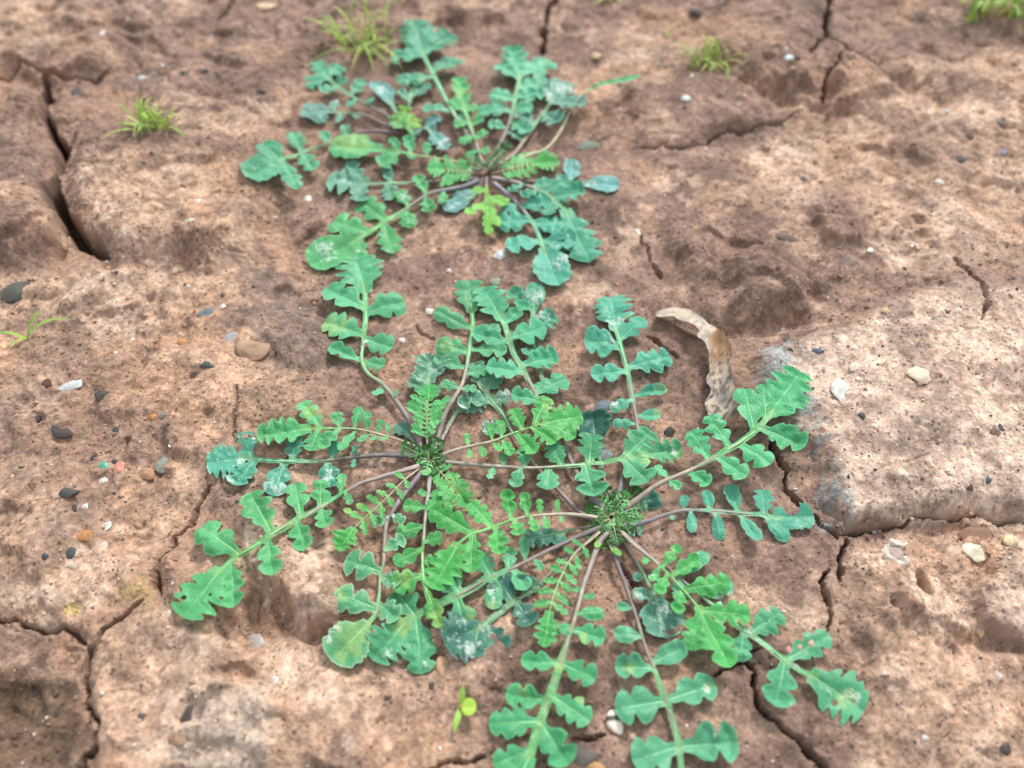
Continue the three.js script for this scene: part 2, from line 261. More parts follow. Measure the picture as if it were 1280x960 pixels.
// fine grain of the earth, tiled every 18 cm
const wrapNoise = (x, y, p, s) => { const i = Math.floor(x), j = Math.floor(y), u = x - i, v = y - j, a = u * u * (3 - 2 * u), b = v * v * (3 - 2 * v), q = (m, n) => hash(((i + m) % p + p) % p, ((j + n) % p + p) % p, s); return lerp(lerp(q(0, 0), q(1, 0), a), lerp(q(0, 1), q(1, 1), a), b); };
function soilTextures() {
  const n = 1024, rgb = new Uint8Array(n * n * 4), bump = new Uint8Array(n * n * 4), height = new Float32Array(n * n), tone = new Float32Array(n * n * 3);
  for (let j = 0; j < n; j++) for (let i = 0; i < n; i++) {
    const u = i / n, v = j / n, k = j * n + i;
    const a = wrapNoise(u * 64, v * 64, 64, 1) - 0.5, b = wrapNoise(u * 160, v * 160, 160, 2) - 0.5, c = wrapNoise(u * 400, v * 400, 400, 3) - 0.5;
    height[k] = 0.5 + 0.3 * a + 0.3 * b + 0.25 * c;
    const t = 0.86 + 0.14 * a + 0.18 * b + 0.22 * c;
    tone[3 * k] = t; tone[3 * k + 1] = t + 0.02 * b; tone[3 * k + 2] = t + 0.03 * b;
  }
  const r = rng(77);
  for (let g = 0; g < 9000; g++) { // sand grains of several minerals
    const x = r() * n, y = r() * n, s = 0.8 + 2.2 * r() ** 3 * (r() < 0.1 ? 1.6 : 1), q = r(), t = q < 0.45 ? [0.45, 0.42, 0.42] : q < 0.7 ? [1.15, 1.16, 1.18] : q < 0.85 ? [1.05, 0.85, 0.7] : [0.7, 0.55, 0.5], ci = Math.ceil(s);
    for (let dj = -ci; dj <= ci; dj++) for (let di = -ci; di <= ci; di++) {
      const d = Math.hypot(di, dj * (0.8 + 0.5 * q)) / s; if (d > 1) continue;
      const k = ((Math.floor(y) + dj + n) % n) * n + (Math.floor(x) + di + n) % n, w = 0.75 * (1 - d * d * d);
      for (let m = 0; m < 3; m++) tone[3 * k + m] = lerp(tone[3 * k + m], t[m], w);
      height[k] += 0.22 * (1 - d * d);
    }
  }
  for (let k = 0; k < n * n; k++) { for (let m = 0; m < 3; m++) rgb[4 * k + m] = clamp(tone[3 * k + m] * 238, 0, 255); rgb[4 * k + 3] = 255; bump[4 * k] = bump[4 * k + 1] = bump[4 * k + 2] = clamp(height[k] * 200, 0, 255); bump[4 * k + 3] = 255; }
  const make = (d, colour) => { const t = new THREE.DataTexture(d, n, n, THREE.RGBAFormat); t.wrapS = t.wrapT = THREE.RepeatWrapping; t.magFilter = t.minFilter = THREE.LinearFilter; if (colour) t.colorSpace = THREE.SRGBColorSpace; t.needsUpdate = true; return t; };
  return [make(rgb, true), make(bump, false)];
}
{
  const xs = [], zs = [], grow = (list, from, to, step) => { for (let v = from; v <= to + 1e-9; v += step) list.push(v); };
  const far = [40, 18, 8, 3.5, 1.6, 0.8, 0.5, 0.4, 0.36];
  for (const v of far) xs.push(-v); grow(xs, -0.315, 0.315, 0.52 * mm); for (const v of far.slice().reverse()) xs.push(v);
  for (const v of far) zs.push(-0.14 - v);
  { let v = -0.435; while (v < 0.012) { zs.push(v); v += lerp(0.62, 0.44, clamp((v + 0.435) / 0.35)) * mm; } }
  for (const v of [0.03, 0.08, 0.2, 0.6, 1.6, 4, 10, 40]) zs.push(v);
  const nx = xs.length, nz = zs.length, pos = new Float32Array(nx * nz * 3), col = new Float32Array(nx * nz * 3), uv = new Float32Array(nx * nz * 2), idx = new Uint32Array((nx - 1) * (nz - 1) * 6), c = [0, 0, 0];
  let k = 0, m = 0;
  for (let j = 0; j < nz; j++) for (let i = 0; i < nx; i++, k++) {
    const x = xs[i], z = zs[j], near = Math.abs(x) < 0.33 && z > -0.45 && z < 0.02;
    pos[3 * k] = x; pos[3 * k + 2] = z; pos[3 * k + 1] = near ? ground(x, z) : 4 * mm * vn(x * 9, z * 9, 11);
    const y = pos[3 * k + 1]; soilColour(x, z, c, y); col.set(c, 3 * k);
    uv[2 * k] = x / 0.18; uv[2 * k + 1] = -z / 0.18;
    if (i + 1 < nx && j + 1 < nz) { const a = k, b = k + 1, d = k + nx, e = d + 1; idx.set([a, d, b, b, d, e], m); m += 6; }
  }
  const move = new Float32Array(nx * nz * 3);
  for (let j = 1; j + 1 < nz; j++) for (let i = 1; i + 1 < nx; i++) {
    const q = j * nx + i, x = pos[3 * q], y = pos[3 * q + 1], z = pos[3 * q + 2]; if (Math.abs(x) > 0.31 || z < -0.43 || z > 0.005) continue;
    const sx = (pos[3 * q + 4] - pos[3 * q - 2]) / (pos[3 * q + 3] - pos[3 * q - 3]), sz = (pos[3 * (q + nx) + 1] - pos[3 * (q - nx) + 1]) / (pos[3 * (q + nx) + 2] - pos[3 * (q - nx) + 2]), s = sstep(0.7, 1.8, Math.hypot(sx, sz));
    if (s > 0) { move[3 * q] = 0.9 * mm * s * fbm3(x * 330, y * 330, z * 330, 171, 2); move[3 * q + 2] = 0.9 * mm * s * fbm3(x * 330 + 9, y * 330, z * 330, 173, 2); move[3 * q + 1] = 0.7 * mm * s * fbm3(x * 420, y * 420, z * 420, 175, 2); }
  }
  for (let q = 0; q < pos.length; q++) pos[q] += move[q];
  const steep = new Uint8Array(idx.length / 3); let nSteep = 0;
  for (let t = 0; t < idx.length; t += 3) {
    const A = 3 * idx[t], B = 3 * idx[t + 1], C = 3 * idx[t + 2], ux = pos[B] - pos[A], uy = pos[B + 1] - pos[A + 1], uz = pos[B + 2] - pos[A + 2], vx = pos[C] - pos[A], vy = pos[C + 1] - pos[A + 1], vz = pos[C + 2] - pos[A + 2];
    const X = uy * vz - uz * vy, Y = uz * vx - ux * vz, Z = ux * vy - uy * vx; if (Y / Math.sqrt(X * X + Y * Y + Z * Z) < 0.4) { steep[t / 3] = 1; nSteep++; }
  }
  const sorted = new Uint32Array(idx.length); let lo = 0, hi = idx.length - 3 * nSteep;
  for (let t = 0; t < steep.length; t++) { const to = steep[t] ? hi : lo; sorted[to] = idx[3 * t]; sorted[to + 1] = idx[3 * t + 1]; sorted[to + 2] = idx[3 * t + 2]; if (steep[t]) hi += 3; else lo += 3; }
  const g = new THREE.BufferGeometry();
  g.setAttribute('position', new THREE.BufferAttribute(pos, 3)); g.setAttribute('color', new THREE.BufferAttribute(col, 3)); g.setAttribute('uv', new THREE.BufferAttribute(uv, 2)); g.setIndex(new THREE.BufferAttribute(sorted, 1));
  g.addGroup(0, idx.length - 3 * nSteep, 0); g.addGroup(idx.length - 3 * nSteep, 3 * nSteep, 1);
  g.computeVertexNormals();
  const [map, bumpMap] = soilTextures();
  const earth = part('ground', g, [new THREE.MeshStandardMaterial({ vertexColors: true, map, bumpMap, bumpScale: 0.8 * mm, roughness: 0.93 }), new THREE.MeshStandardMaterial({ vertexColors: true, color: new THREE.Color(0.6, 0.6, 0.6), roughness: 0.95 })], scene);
  tag(earth, 'cracked lumpy red-brown earth with darker soil round the plants, its tone partly painted shade', null, null, 'structure');
}

// ------------------------------------------------------------ leaves
function leafTextures() { // small net of veins and pores, tiled every 12 mm
  const n = 512, a = new Uint8Array(n * n * 4), cell = (u, v, p, s) => {
    const i = Math.floor(u * p), j = Math.floor(v * p); let d1 = 9, d2 = 9;
    for (let q = -1; q < 2; q++) for (let m = -1; m < 2; m++) { const I = (i + m + p) % p, J = (j + q + p) % p, dx = i + m + hash(I, J, s) - u * p, dy = j + q + hash(I, J, s + 5) - v * p, d = Math.sqrt(dx * dx + dy * dy); if (d < d1) { d2 = d1; d1 = d; } else if (d < d2) d2 = d; }
    return d2 - d1;
  };
  for (let j = 0; j < n; j++) for (let i = 0; i < n; i++) {
    const u = i / n, v = j / n, k = 4 * (j * n + i), h = 0.55 * sstep(0, 0.35, cell(u, v, 10, 3)) + 0.3 * sstep(0, 0.4, cell(u, v, 26, 9)) + 0.15 * wrapNoise(u * 120, v * 120, 120, 4);
    a[k] = a[k + 1] = a[k + 2] = 255 * clamp(h); a[k + 3] = 255;
  }
  const t = new THREE.DataTexture(a, n, n, THREE.RGBAFormat); t.wrapS = t.wrapT = THREE.RepeatWrapping; t.magFilter = t.minFilter = THREE.LinearFilter; t.needsUpdate = true; return t;
}
const veinBump = leafTextures();
const bladeMat = new THREE.MeshPhysicalMaterial({ vertexColors: true, side: THREE.DoubleSide, roughness: 0.92, transmission: 0.22, thickness: 0, bumpMap: veinBump, bumpScale: 0.2 * mm, clearcoat: 0.4, clearcoatRoughness: 0.4, specularIntensity: 0.6 });
const ribMat = new THREE.MeshStandardMaterial({ vertexColors: true, roughness: 0.55 });
const TINT = { // blade, deep patches
  old: [srgb(88, 176, 130), srgb(62, 144, 100)], teal: [srgb(88, 174, 140), srgb(62, 142, 112)], young: [srgb(80, 178, 94), srgb(48, 144, 64)],
  dusk: [srgb(60, 124, 102), srgb(46, 100, 84)], dust: [srgb(98, 160, 138), srgb(74, 132, 112)], bright: [srgb(126, 186, 70), srgb(90, 154, 50)], blue: [srgb(110, 170, 164), srgb(86, 144, 138)],
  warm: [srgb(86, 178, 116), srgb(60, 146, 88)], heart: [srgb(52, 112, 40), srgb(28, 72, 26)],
};
const PURPLE = srgb(112, 101, 102), STRAW = srgb(160, 150, 122), PALEVEIN = srgb(150, 196, 142), CRUST = srgb(204, 222, 214), LEMON = srgb(188, 206, 112), BROWN = srgb(150, 120, 98);
function smoothLine(pts, n) { // Catmull-Rom through {x, y, z}
  const c = new THREE.CatmullRomCurve3(pts.map((p) => new THREE.Vector3(p.x, p.y, p.z)), false, 'centripetal');
  return c.getSpacedPoints(n - 1);
}
function lobeOutline(L, w, teeth, deep, r, pointed, neck) { // closed outline in the lobe's own frame: u along it, v across; teeth per side, cut by deep (0..1) towards the axis
  const n = 60, peak = pointed ? 0.5 : 0.64, sides = [];
  for (const side of [1, -1]) {
    const cuts = [0.2 + 0.08 * r()], end = (teeth > 2 ? 0.8 : teeth > 1 ? 0.72 : 0.6) + 0.08 * r(); for (let k = 1; k <= teeth; k++) cuts.push(lerp(cuts[0], end, k / teeth) + (k < teeth ? (r() - 0.5) * 0.5 * (end - cuts[0]) / teeth : 0));
    const depth = cuts.map(() => deep * (0.55 + 0.8 * r())), big = cuts.map(() => 0.92 + 0.22 * r()), pts = [];
    for (let i = 0; i <= n; i++) {
      const s = i / n; let e = neck + (1 - neck) * sstep(0.04, 0.5, s);
      if (s > peak) e *= Math.pow(Math.max(0, 1 - ((s - peak) / (1 - peak)) ** 2), pointed ? 0.72 : 0.5);
      let k = 0; while (k < teeth && s > cuts[k + 1]) k++;
      let f = 1, push = 0;
      if (s < cuts[0]) f = 1 - depth[0] * 0.5 * sstep(cuts[0] * 0.4, cuts[0], s);
      else if (k < teeth) {
        const q = (s - cuts[k]) / (cuts[k + 1] - cuts[k]), round = Math.pow(Math.sin(Math.PI * Math.pow(q, 0.9)), 0.85), cut = lerp(k ? depth[k] : depth[0] * 0.5, depth[k + 1], q);
        f = big[k] * (1 - cut * (1 - round)); push = 0.07 * cut * (round - 0.5);
        f *= 1 + (deep > 0.1 ? 0.13 : 0.03) * (Math.pow(Math.abs(Math.sin(q * Math.PI * 2 + k)), 0.6) - 0.62);
      } else { const q = (s - cuts[teeth]) / (1 - cuts[teeth]); f = lerp(1 - depth[teeth], 1.12, Math.pow(clamp(q / 0.4), 0.5)) * (1 + (deep > 0.1 ? 0.06 : 0.02) * (Math.pow(Math.abs(Math.sin(q * Math.PI * 1.5 + 0.4)), 0.6) - 0.6) * 1.6); }
      pts.push([s * L + push * w, side * f * e * w * 0.5]);
    }
    sides.push(pts);
  }
  return [...sides[0], ...sides[1].reverse().slice(1)].flat();
}
// one leaf. mid: places of its midrib in the photograph, from the crown to the last lobe; lobes: [from x, y, to x, y, width] each; o: lift (mm), tint, ...
const leafData = [];
function leaf(plant, mid, lobes, o = {}) {
  const seed = leafData.length * 977 + 5, r = rng(seed);
  leafData.push(1);
  const lift = (o.lift ?? 5) * 0.68, n0 = mid.length / 2, cell = (o.cell ?? 0.37) * mm;
  const ctrl = [];
  for (let i = 0; i < n0; i++) {
    const t = i / (n0 - 1), arch = (o.base ?? 3) * (1 - t) ** 2 + lift * (1 - (1 - t) ** 2) * (1 - 0.25 * t * t) + (o.end ?? 0) * t * t;
    ctrl.push(rest(mid[2 * i], mid[2 * i + 1], arch * mm));
  }
  if (o.span) { const a = ctrl[0].y, b = rest(mid[2 * n0 - 2], mid[2 * n0 - 1], 0).y; ctrl.forEach((p, i) => { const t = i / (n0 - 1), y = lerp(a, b + o.span * mm, t) + 4 * t * (1 - t) * lift * 0.5 * mm, q = at(mid[2 * i], mid[2 * i + 1], y); p.x = q[0]; p.z = q[1]; p.y = y; }); }
  const N = 48, P = smoothLine(ctrl, N), unit = pxSize(ctrl[n0 >> 1].depth);
  const length = P.slice(1).reduce((s, p, i) => s + p.distanceTo(P[i]), 0);
  const tint = TINT[o.tint ?? 'old'];
  // ------ the lobes as outlines on the plan
  const prims = [];
  const rises = o.rise ?? 0.6;
  for (const row of lobes) {
    const [ax, ay, tx, ty, w] = row, f = row[5] ?? {};
    let a0 = at(ax, ay, ctrl[0].y), best = 0, bd = 1e9;
    for (let i = 0; i < N; i++) { const q = at(ax, ay, P[i].y), d = Math.hypot(P[i].x - q[0], P[i].z - q[1]); if (d < bd) { bd = d; best = i; } }
    const A = P[best], tipY = A.y + (f.rise ?? rises) * mm + mm * 2.4 * (r() - 0.5), T = at(tx, ty, tipY);
    let dx = T[0] - A.x, dz = T[1] - A.z; const L = Math.hypot(dx, dz); dx /= L; dz /= L;
    // width across, measured at its middle
    const mx = (ax + tx) / 2, my = (ay + ty) / 2, il = Math.hypot(tx - ax, ty - ay) + 1e-9, nx = -(ty - ay) / il, ny = (tx - ax) / il;
    const e1 = at(mx + nx * w / 2, my + ny * w / 2, (A.y + tipY) / 2), e2 = at(mx - nx * w / 2, my - ny * w / 2, (A.y + tipY) / 2);
    const width = Math.abs((e1[0] - e2[0]) * -dz + (e1[1] - e2[1]) * dx);
    const main = f.end || row === lobes[0] && !o.noEnd;
    const old = f.deep ?? o.deep ?? (w < 9 ? 0.12 : 0.17), plain = old < 0.1;
    const young = old >= 0.2, teeth = plain ? (w > 24 ? 2 : 1) : young ? (main ? 3 : w > 20 ? 2 : 1) : main ? (w > 40 ? 3 : 2) : w < 23 ? 1 : r() < 0.5 ? 1 : 2, deep = plain ? old * 1.3 : young ? 0.66 : main ? 0.58 : 0.6;
    const loc = lobeOutline(L, width * (deep > 0.15 ? (main ? 1.06 : 1.0) : 0.94), teeth, deep, r, o.pointed, f.neck ?? (main ? 0.34 : o.neck ?? 0.27)), pts = [];
    for (let i = 0; i < loc.length; i += 2) pts.push(A.x + dx * loc[i] - dz * loc[i + 1], A.z + dz * loc[i] + dx * loc[i + 1]);
    prims.push({ pts, b: box(pts, 3.2 * mm), A, dx, dz, L, width, y0: A.y, y1: tipY, best, veins: w > 15, droop: (0.4 + 0.5 * r()) * (o.droop ?? 1), curl: (r() - 0.4) * 2.4 * mm * (o.curl ?? 1), twist: (r() - 0.5) * 0.7 });
  }
  const wing = (t) => { // half width of the green strip along the midrib, in m
    const s0 = o.wingFrom ?? 0.3, k = sstep(s0, s0 + 0.35, t); return lerp(0.15, (o.wing ?? 3.2) * 0.75, k) * unit;
  };
  const strip = []; for (const p of P) strip.push(p.x, p.z);
  let B = box(strip, 4 * mm); for (const p of prims) { B[0] = Math.min(B[0], p.b[0]); B[1] = Math.max(B[1], p.b[1]); B[2] = Math.min(B[2], p.b[2]); B[3] = Math.max(B[3], p.b[3]); }
  const join = (o.join ?? 1.1) * 0.5 * mm;
  const ribAt = (x, z) => { // distance to the midrib and place along it
    let d = 1e9, k = 0;
    for (let i = 0; i + 1 < N; i++) { const ex = P[i + 1].x - P[i].x, ez = P[i + 1].z - P[i].z, wx = x - P[i].x, wz = z - P[i].z, t = clamp((wx * ex + wz * ez) / (ex * ex + ez * ez + 1e-18)), qx = wx - ex * t, qz = wz - ez * t, q = qx * qx + qz * qz; if (q < d) { d = q; k = i + t; } }
    return [Math.sqrt(d), k / (N - 1)];
  };
  const nx = Math.ceil((B[1] - B[0]) / cell) + 1, nz = Math.ceil((B[3] - B[2]) / cell) + 1, F = new Float32Array(nx * nz).fill(1);
  const near = new Uint8Array(nx * nz);
  for (let j = 0; j < nz; j++) for (let i = 0; i < nx; i++) {
    const x = B[0] + i * cell, z = B[2] + j * cell; let f = 9e9;
    const [rd, rt] = ribAt(x, z); if (rt > 0.02) f = rd - wing(rt);
    for (const p of prims) if (within(p.b, x, z)) {
      const d = polyDist(p.pts, x, z);
      const kk = join, h = clamp(0.5 + 0.5 * (d - f) / kk); f = f > 1e8 ? d : lerp(d, f, h) - kk * h * (1 - h);
    }
    for (const hole of o.bites ?? []) { const q = hole.m ?? (hole.m = (() => { const c = rest(hole[0], hole[1], lift * mm); return [c.x, c.z, hole[2] * pxSize(c.depth)]; })()); f = Math.max(f, q[2] - Math.hypot(x - q[0], z - q[1])); }
    F[j * nx + i] = Math.min(f, 1);
  }
  // ------ marching squares
  const vx = [], vz = [], key = new Map(), tri = [];
  const corner = (i, j) => { const k = 'c' + (j * nx + i); let v = key.get(k); if (v === undefined) { v = vx.length; vx.push(B[0] + i * cell); vz.push(B[2] + j * cell); key.set(k, v); } return v; };
  const cut = (i, j, p, q) => { let a = j * nx + i, b = q * nx + p; if (a > b) { [a, b] = [b, a]; } const k = a * 4 + (b - a === 1 ? 0 : 1); let v = key.get(k); if (v === undefined) { const t = clamp(F[a] / (F[a] - F[b]), 0.04, 0.96); v = vx.length; vx.push(B[0] + ((a % nx) + t * (b % nx - a % nx)) * cell); vz.push(B[2] + (Math.floor(a / nx) + t * (Math.floor(b / nx) - Math.floor(a / nx))) * cell); key.set(k, v); } return v; };
  for (let j = 0; j + 1 < nz; j++) for (let i = 0; i + 1 < nx; i++) {
    const c = [[i, j], [i, j + 1], [i + 1, j + 1], [i + 1, j]], s = c.map(([a, b]) => F[b * nx + a] < 0);
    if (!(s[0] || s[1] || s[2] || s[3])) continue;
    const ring = [];
    for (let k = 0; k < 4; k++) { const a = c[k], b = c[(k + 1) % 4]; if (s[k]) ring.push(corner(...a)); if (s[k] !== s[(k + 1) % 4]) ring.push(cut(...a, ...b)); }
    for (let k = 1; k + 1 < ring.length; k++) tri.push(ring[0], ring[k], ring[k + 1]);
  }
  // ------ heights and colours
  const spots = (list, kind) => (list ?? []).map(([x, y, s]) => { const c = rest(x, y, lift * mm); return { x: c.x, z: c.z, r: s * pxSize(c.depth), kind }; });
  const marks = [...spots(o.crust, CRUST), ...spots(o.lemon, LEMON), ...spots(o.brown, BROWN), ...spots(o.deepen, tint[1])];
  const pos = new Float32Array(vx.length * 3), col = new Float32Array(vx.length * 3), uv = new Float32Array(vx.length * 2), hue = (r() - 0.5) * 0.26, bright = 0.88 + 0.26 * r(), ruffle = o.ruffle ?? 1;
  const [bx, by, bz] = plant.position.toArray();
  for (let v = 0; v < vx.length; v++) {
    const x = vx[v], z = vz[v], [rd, rt] = ribAt(x, z), ri = Math.min(N - 1.001, rt * (N - 1)), i0 = Math.floor(ri), ry = lerp(P[i0].y, P[i0 + 1].y, ri - i0);
    let ws = Math.exp(-Math.max(rd - wing(rt), -1.5 * mm) / (1.1 * mm)), ys = ws * (ry + 0.05 * rd), vein = 9, edge = 9; ws = Math.max(ws, 1e-6);
    for (const p of prims) if (within(p.b, x, z)) {
      const d = polyDist(p.pts, x, z), lx = x - p.A.x, lz = z - p.A.z, s = (lx * p.dx + lz * p.dz) / p.L, c = -lx * p.dz + lz * p.dx, q = c / (p.width * 0.5 + 1e-9);
      const k = Math.exp(-Math.max(d, -2.2 * mm) / (0.9 * mm));
      const y = lerp(p.y0, p.y1, clamp(s, -0.1, 1.1)) + p.width * 0.3 * Math.abs(q) * (0.8 - 0.9 * Math.abs(q) * p.droop) + p.twist * c * 0.6 + p.curl * (1 - sstep(0, 1.9 * mm, -d)) * sstep(0.2, 0.5, s) - 0.06 * p.L * Math.max(0, s - 0.6) * p.droop;
      ys += k * y; ws += k; edge = Math.min(edge, -d > 0 ? -d : 9);
      if (s > 0 && s < 0.92) vein = Math.min(vein, Math.abs(c) / (1 - 0.6 * s));
    }
    const edgeHeight = ruffle * 0.55 * mm * vn(x * 160, z * 160, seed) + ruffle * 0.28 * mm * vn(x * 420, z * 420, seed + 1);
    const y = Math.max(ys / ws + edgeHeight + 0.15 * mm, ground(x, z, false) + 0.4 * mm);
    pos[3 * v] = x - bx; pos[3 * v + 1] = y - by; pos[3 * v + 2] = z - bz; uv[2 * v] = x / (12 * mm); uv[2 * v + 1] = z / (12 * mm);
    const nA = vn(x * 130, z * 130, seed + 3), nB = vn(x * 520, z * 520, seed + 4), m = clamp(0.36 + 0.4 * nA + 0.06 * nB);
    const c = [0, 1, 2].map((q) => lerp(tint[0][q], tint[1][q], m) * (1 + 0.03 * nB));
    c[0] *= (1 + hue) * bright; c[1] *= bright; c[2] *= (1 - hue) * bright;
    const to = (d, k) => { for (let q = 0; q < 3; q++) c[q] = lerp(c[q], d[q], k); };
    to(PALEVEIN, 0.3 * (1 - sstep(0.1 * mm, 0.5 * mm, vein)) * (o.tint === 'dusk' ? 0.5 : o.tint === 'heart' ? 0.15 : 1));
    to(LEMON, (o.tint === 'heart' ? 0.05 : 0.22) * (1 - sstep(0.3 * mm, 1.8 * mm, rd)) * sstep(0.35, 0.7, rt));
    if (edge < 0.5 * mm) to(o.rim ?? PALEVEIN, (o.rim ? 0.55 : o.tint === 'heart' ? 0 : 0.18) * (1 - sstep(0.15 * mm, 0.55 * mm, edge)));  // paler margin: edge light put into the vertex colour, plus real pale rims
    for (const q of marks) { const d = Math.hypot(x - q.x, z - q.z) / q.r; if (d < 1.4) { const speck = q.kind === CRUST ? sstep(-0.15, 0.25, 0.8 * vn(x * 700, z * 700, 7) + 0.8 * vn(x * 2100, z * 2100, 8) + 0.55 - d) : 1 - sstep(0.5, 1.2, d + 0.5 * nB); to(q.kind, (q.kind === LEMON ? 0.34 : 0.72) * speck * (d < 1.3 ? 1 : 0)); if (q.kind === CRUST) pos[3 * v + 1] += 0.35 * mm * speck * (0.5 + 0.5 * vn(x * 1500, z * 1500, 9)) * (1 - sstep(0.6, 1.2, d)); } }
    const speckle = vn(x * 1300, z * 1300, 17) + 0.5 * vn(x * 300, z * 300, 18); if (speckle > (o.dusty ? 0.8 : 1.2)) to(CRUST, 0.45);
    col.set(c, 3 * v);
  }
  const g = new THREE.BufferGeometry();
  g.setAttribute('position', new THREE.BufferAttribute(pos, 3)); g.setAttribute('color', new THREE.BufferAttribute(col, 3)); g.setAttribute('uv', new THREE.BufferAttribute(uv, 2)); g.setIndex(tri); g.computeVertexNormals();
  const blade = part('leaf', g, bladeMat, plant);
  // ------ stalk, midrib and side veins, proud of the blade
  const tubes = [];
  const tube = (pts, rad, colour, sides = 7) => {
    const n = pts.length, tp = new Float32Array(n * sides * 3), tn = new Float32Array(n * sides * 3), tc = new Float32Array(n * sides * 3), ti = [];
    for (let i = 0; i < n; i++) {
      const d = new THREE.Vector3().subVectors(pts[Math.min(n - 1, i + 1)], pts[Math.max(0, i - 1)]).normalize(), s = new THREE.Vector3(0, 1, 0).cross(d).normalize(), u = new THREE.Vector3().crossVectors(d, s), q = i / (n - 1), ra = rad(q) * (i === 0 || i === n - 1 ? 0.05 : 1), cc = colour(q);
      for (let k = 0; k < sides; k++) { const a = k / sides * 2 * Math.PI, ca = Math.cos(a), sa = Math.sin(a), w = (i * sides + k) * 3; const gx = s.x * ca + u.x * sa, gy = s.y * ca + u.y * sa, gz = s.z * ca + u.z * sa, groove = 1 - 0.28 * Math.max(0, sa) ** 6 * (sides > 6 ? 1 : 0); tp.set([pts[i].x + gx * ra * groove - bx, pts[i].y + gy * ra * groove - by, pts[i].z + gz * ra * groove - bz], w); tn.set([gx, gy, gz], w); const stripe = 1 + 0.2 * vn(k * 3.1, q * 40, seed) + 0.22 * vn(q * 22, k * 0.9, seed + 2) + 0.5 * sstep(0.45, 0.7, vn(q * 60, k * 1.3, seed + 6)); tc.set(cc.map((e) => e * stripe), w); }
      if (i) for (let k = 0; k < sides; k++) { const a = (i - 1) * sides + k, b = (i - 1) * sides + (k + 1) % sides; ti.push(a, b, a + sides, b, b + sides, a + sides); }
    }
    const t = new THREE.BufferGeometry(); t.setAttribute('position', new THREE.BufferAttribute(tp, 3)); t.setAttribute('normal', new THREE.BufferAttribute(tn, 3)); t.setAttribute('color', new THREE.BufferAttribute(tc, 3)); t.setIndex(ti); tubes.push(t);
  };
  const thick = (o.stalk ?? 4) * 0.7 * unit, low = o.stalkTint ?? PURPLE, greenFrom = o.greenFrom ?? 0.72, end = PALEVEIN.map((e, q) => lerp(tint[0][q], e, 0.55));
  const lineP = P.map((p, i) => new THREE.Vector3(p.x, p.y + 0.12 * mm - thick * 0.15 * (i / N), p.z));
  tube(lineP, (q) => thick * lerp(1, 0.26, Math.pow(q, 0.8)) * (q > 0.97 ? 0.7 : 1) * (1 + 0.06 * vn(q * 18, 3, seed)), (q) => low.map((e, k) => lerp(lerp(e, STRAW[k], 0.45 * sstep(0.1, 0.6, q)), end[k], sstep(greenFrom - 0.3, greenFrom + 0.1, q))), 8);
  if ((o.veins ?? true)) for (const p of prims) if (p.width > 3.2 * mm) {
    const pts = []; for (let i = 0; i <= 8; i++) { const s = i / 8 * 0.84, x = p.A.x + p.dx * p.L * s, z = p.A.z + p.dz * p.L * s; pts.push(new THREE.Vector3(x, lerp(p.y0, p.y1, s) - 0.06 * p.L * Math.max(0, s - 0.6) * p.droop + 0.12 * mm + 0.55 * mm * ruffle * vn(x * 160, z * 160, seed) + ruffle * 0.28 * mm * vn(x * 420, z * 420, seed + 1), z)); }
    tube(pts, (q) => lerp(0.2, 0.07, q) * mm * Math.min(1.2, p.width / (9 * mm) + 0.35), () => end, 5);
  }
  part('midrib', mergeGeometries(tubes), ribMat, blade);
  return blade;
}
// a young feathery leaf: pairs of small toothed leaflets along a straight or bent stalk
function feather(plant, mid, tip, pairs, w, o = {}) {
  const r = rng(mid[0] * 31 + mid[1]), n = mid.length, ex = mid[n - 2], ey = mid[n - 1], lobes = [[ex, ey, tip[0], tip[1], w * 1.3, { deep: 0.2 }]];
  const seg = []; let L = 0; for (let i = 2; i < n; i += 2) { const l = Math.hypot(mid[i] - mid[i - 2], mid[i + 1] - mid[i - 1]); seg.push(l); L += l; }
  for (let k = 0; k < pairs; k++) {
    const t = (o.from ?? 0.3) + (1.0 - (o.from ?? 0.3)) * (k / Math.max(1, pairs)); let q = t * L, i = 0; while (i < seg.length - 1 && q > seg[i]) { q -= seg[i]; i++; }
    const f = q / seg[i], x = lerp(mid[2 * i], mid[2 * i + 2], f), y = lerp(mid[2 * i + 1], mid[2 * i + 3], f), dx = (mid[2 * i + 2] - mid[2 * i]) / seg[i], dy = (mid[2 * i + 3] - mid[2 * i + 1]) / seg[i], len = w * (0.55 + 0.65 * t) * (o.reach ?? 1);
    for (const s of [-1, 1]) { const c = 0.62 + 0.2 * r(), l = len * (0.85 + 0.3 * r()); lobes.push([x, y, x + l * (dx * (1 - c) * 1.2 - s * dy * c * 1.1), y + l * (dy * (1 - c) * 1.2 + s * dx * c * 1.1), w * (0.25 + 0.22 * t) * (o.slim ?? 1), { deep: 0.22, teeth: 5, neck: 0.3 }]); }
  }
  return leaf(plant, mid, lobes, { tint: 'young', cell: 0.27, join: 0.3, stalk: 1.9, wing: 0.9, stalkTint: STRAW, pointed: true, ruffle: 0.7, ...o });
}

// ------------------------------------------------------------ the four rosettes
function plantAt(px, py, label) { const p = rest(px, py, 0); return thing('rosette_plant', label, 'plant', [p.x, p.y, p.z], 'rosettes of lobed leaves on the cracked earth'); }

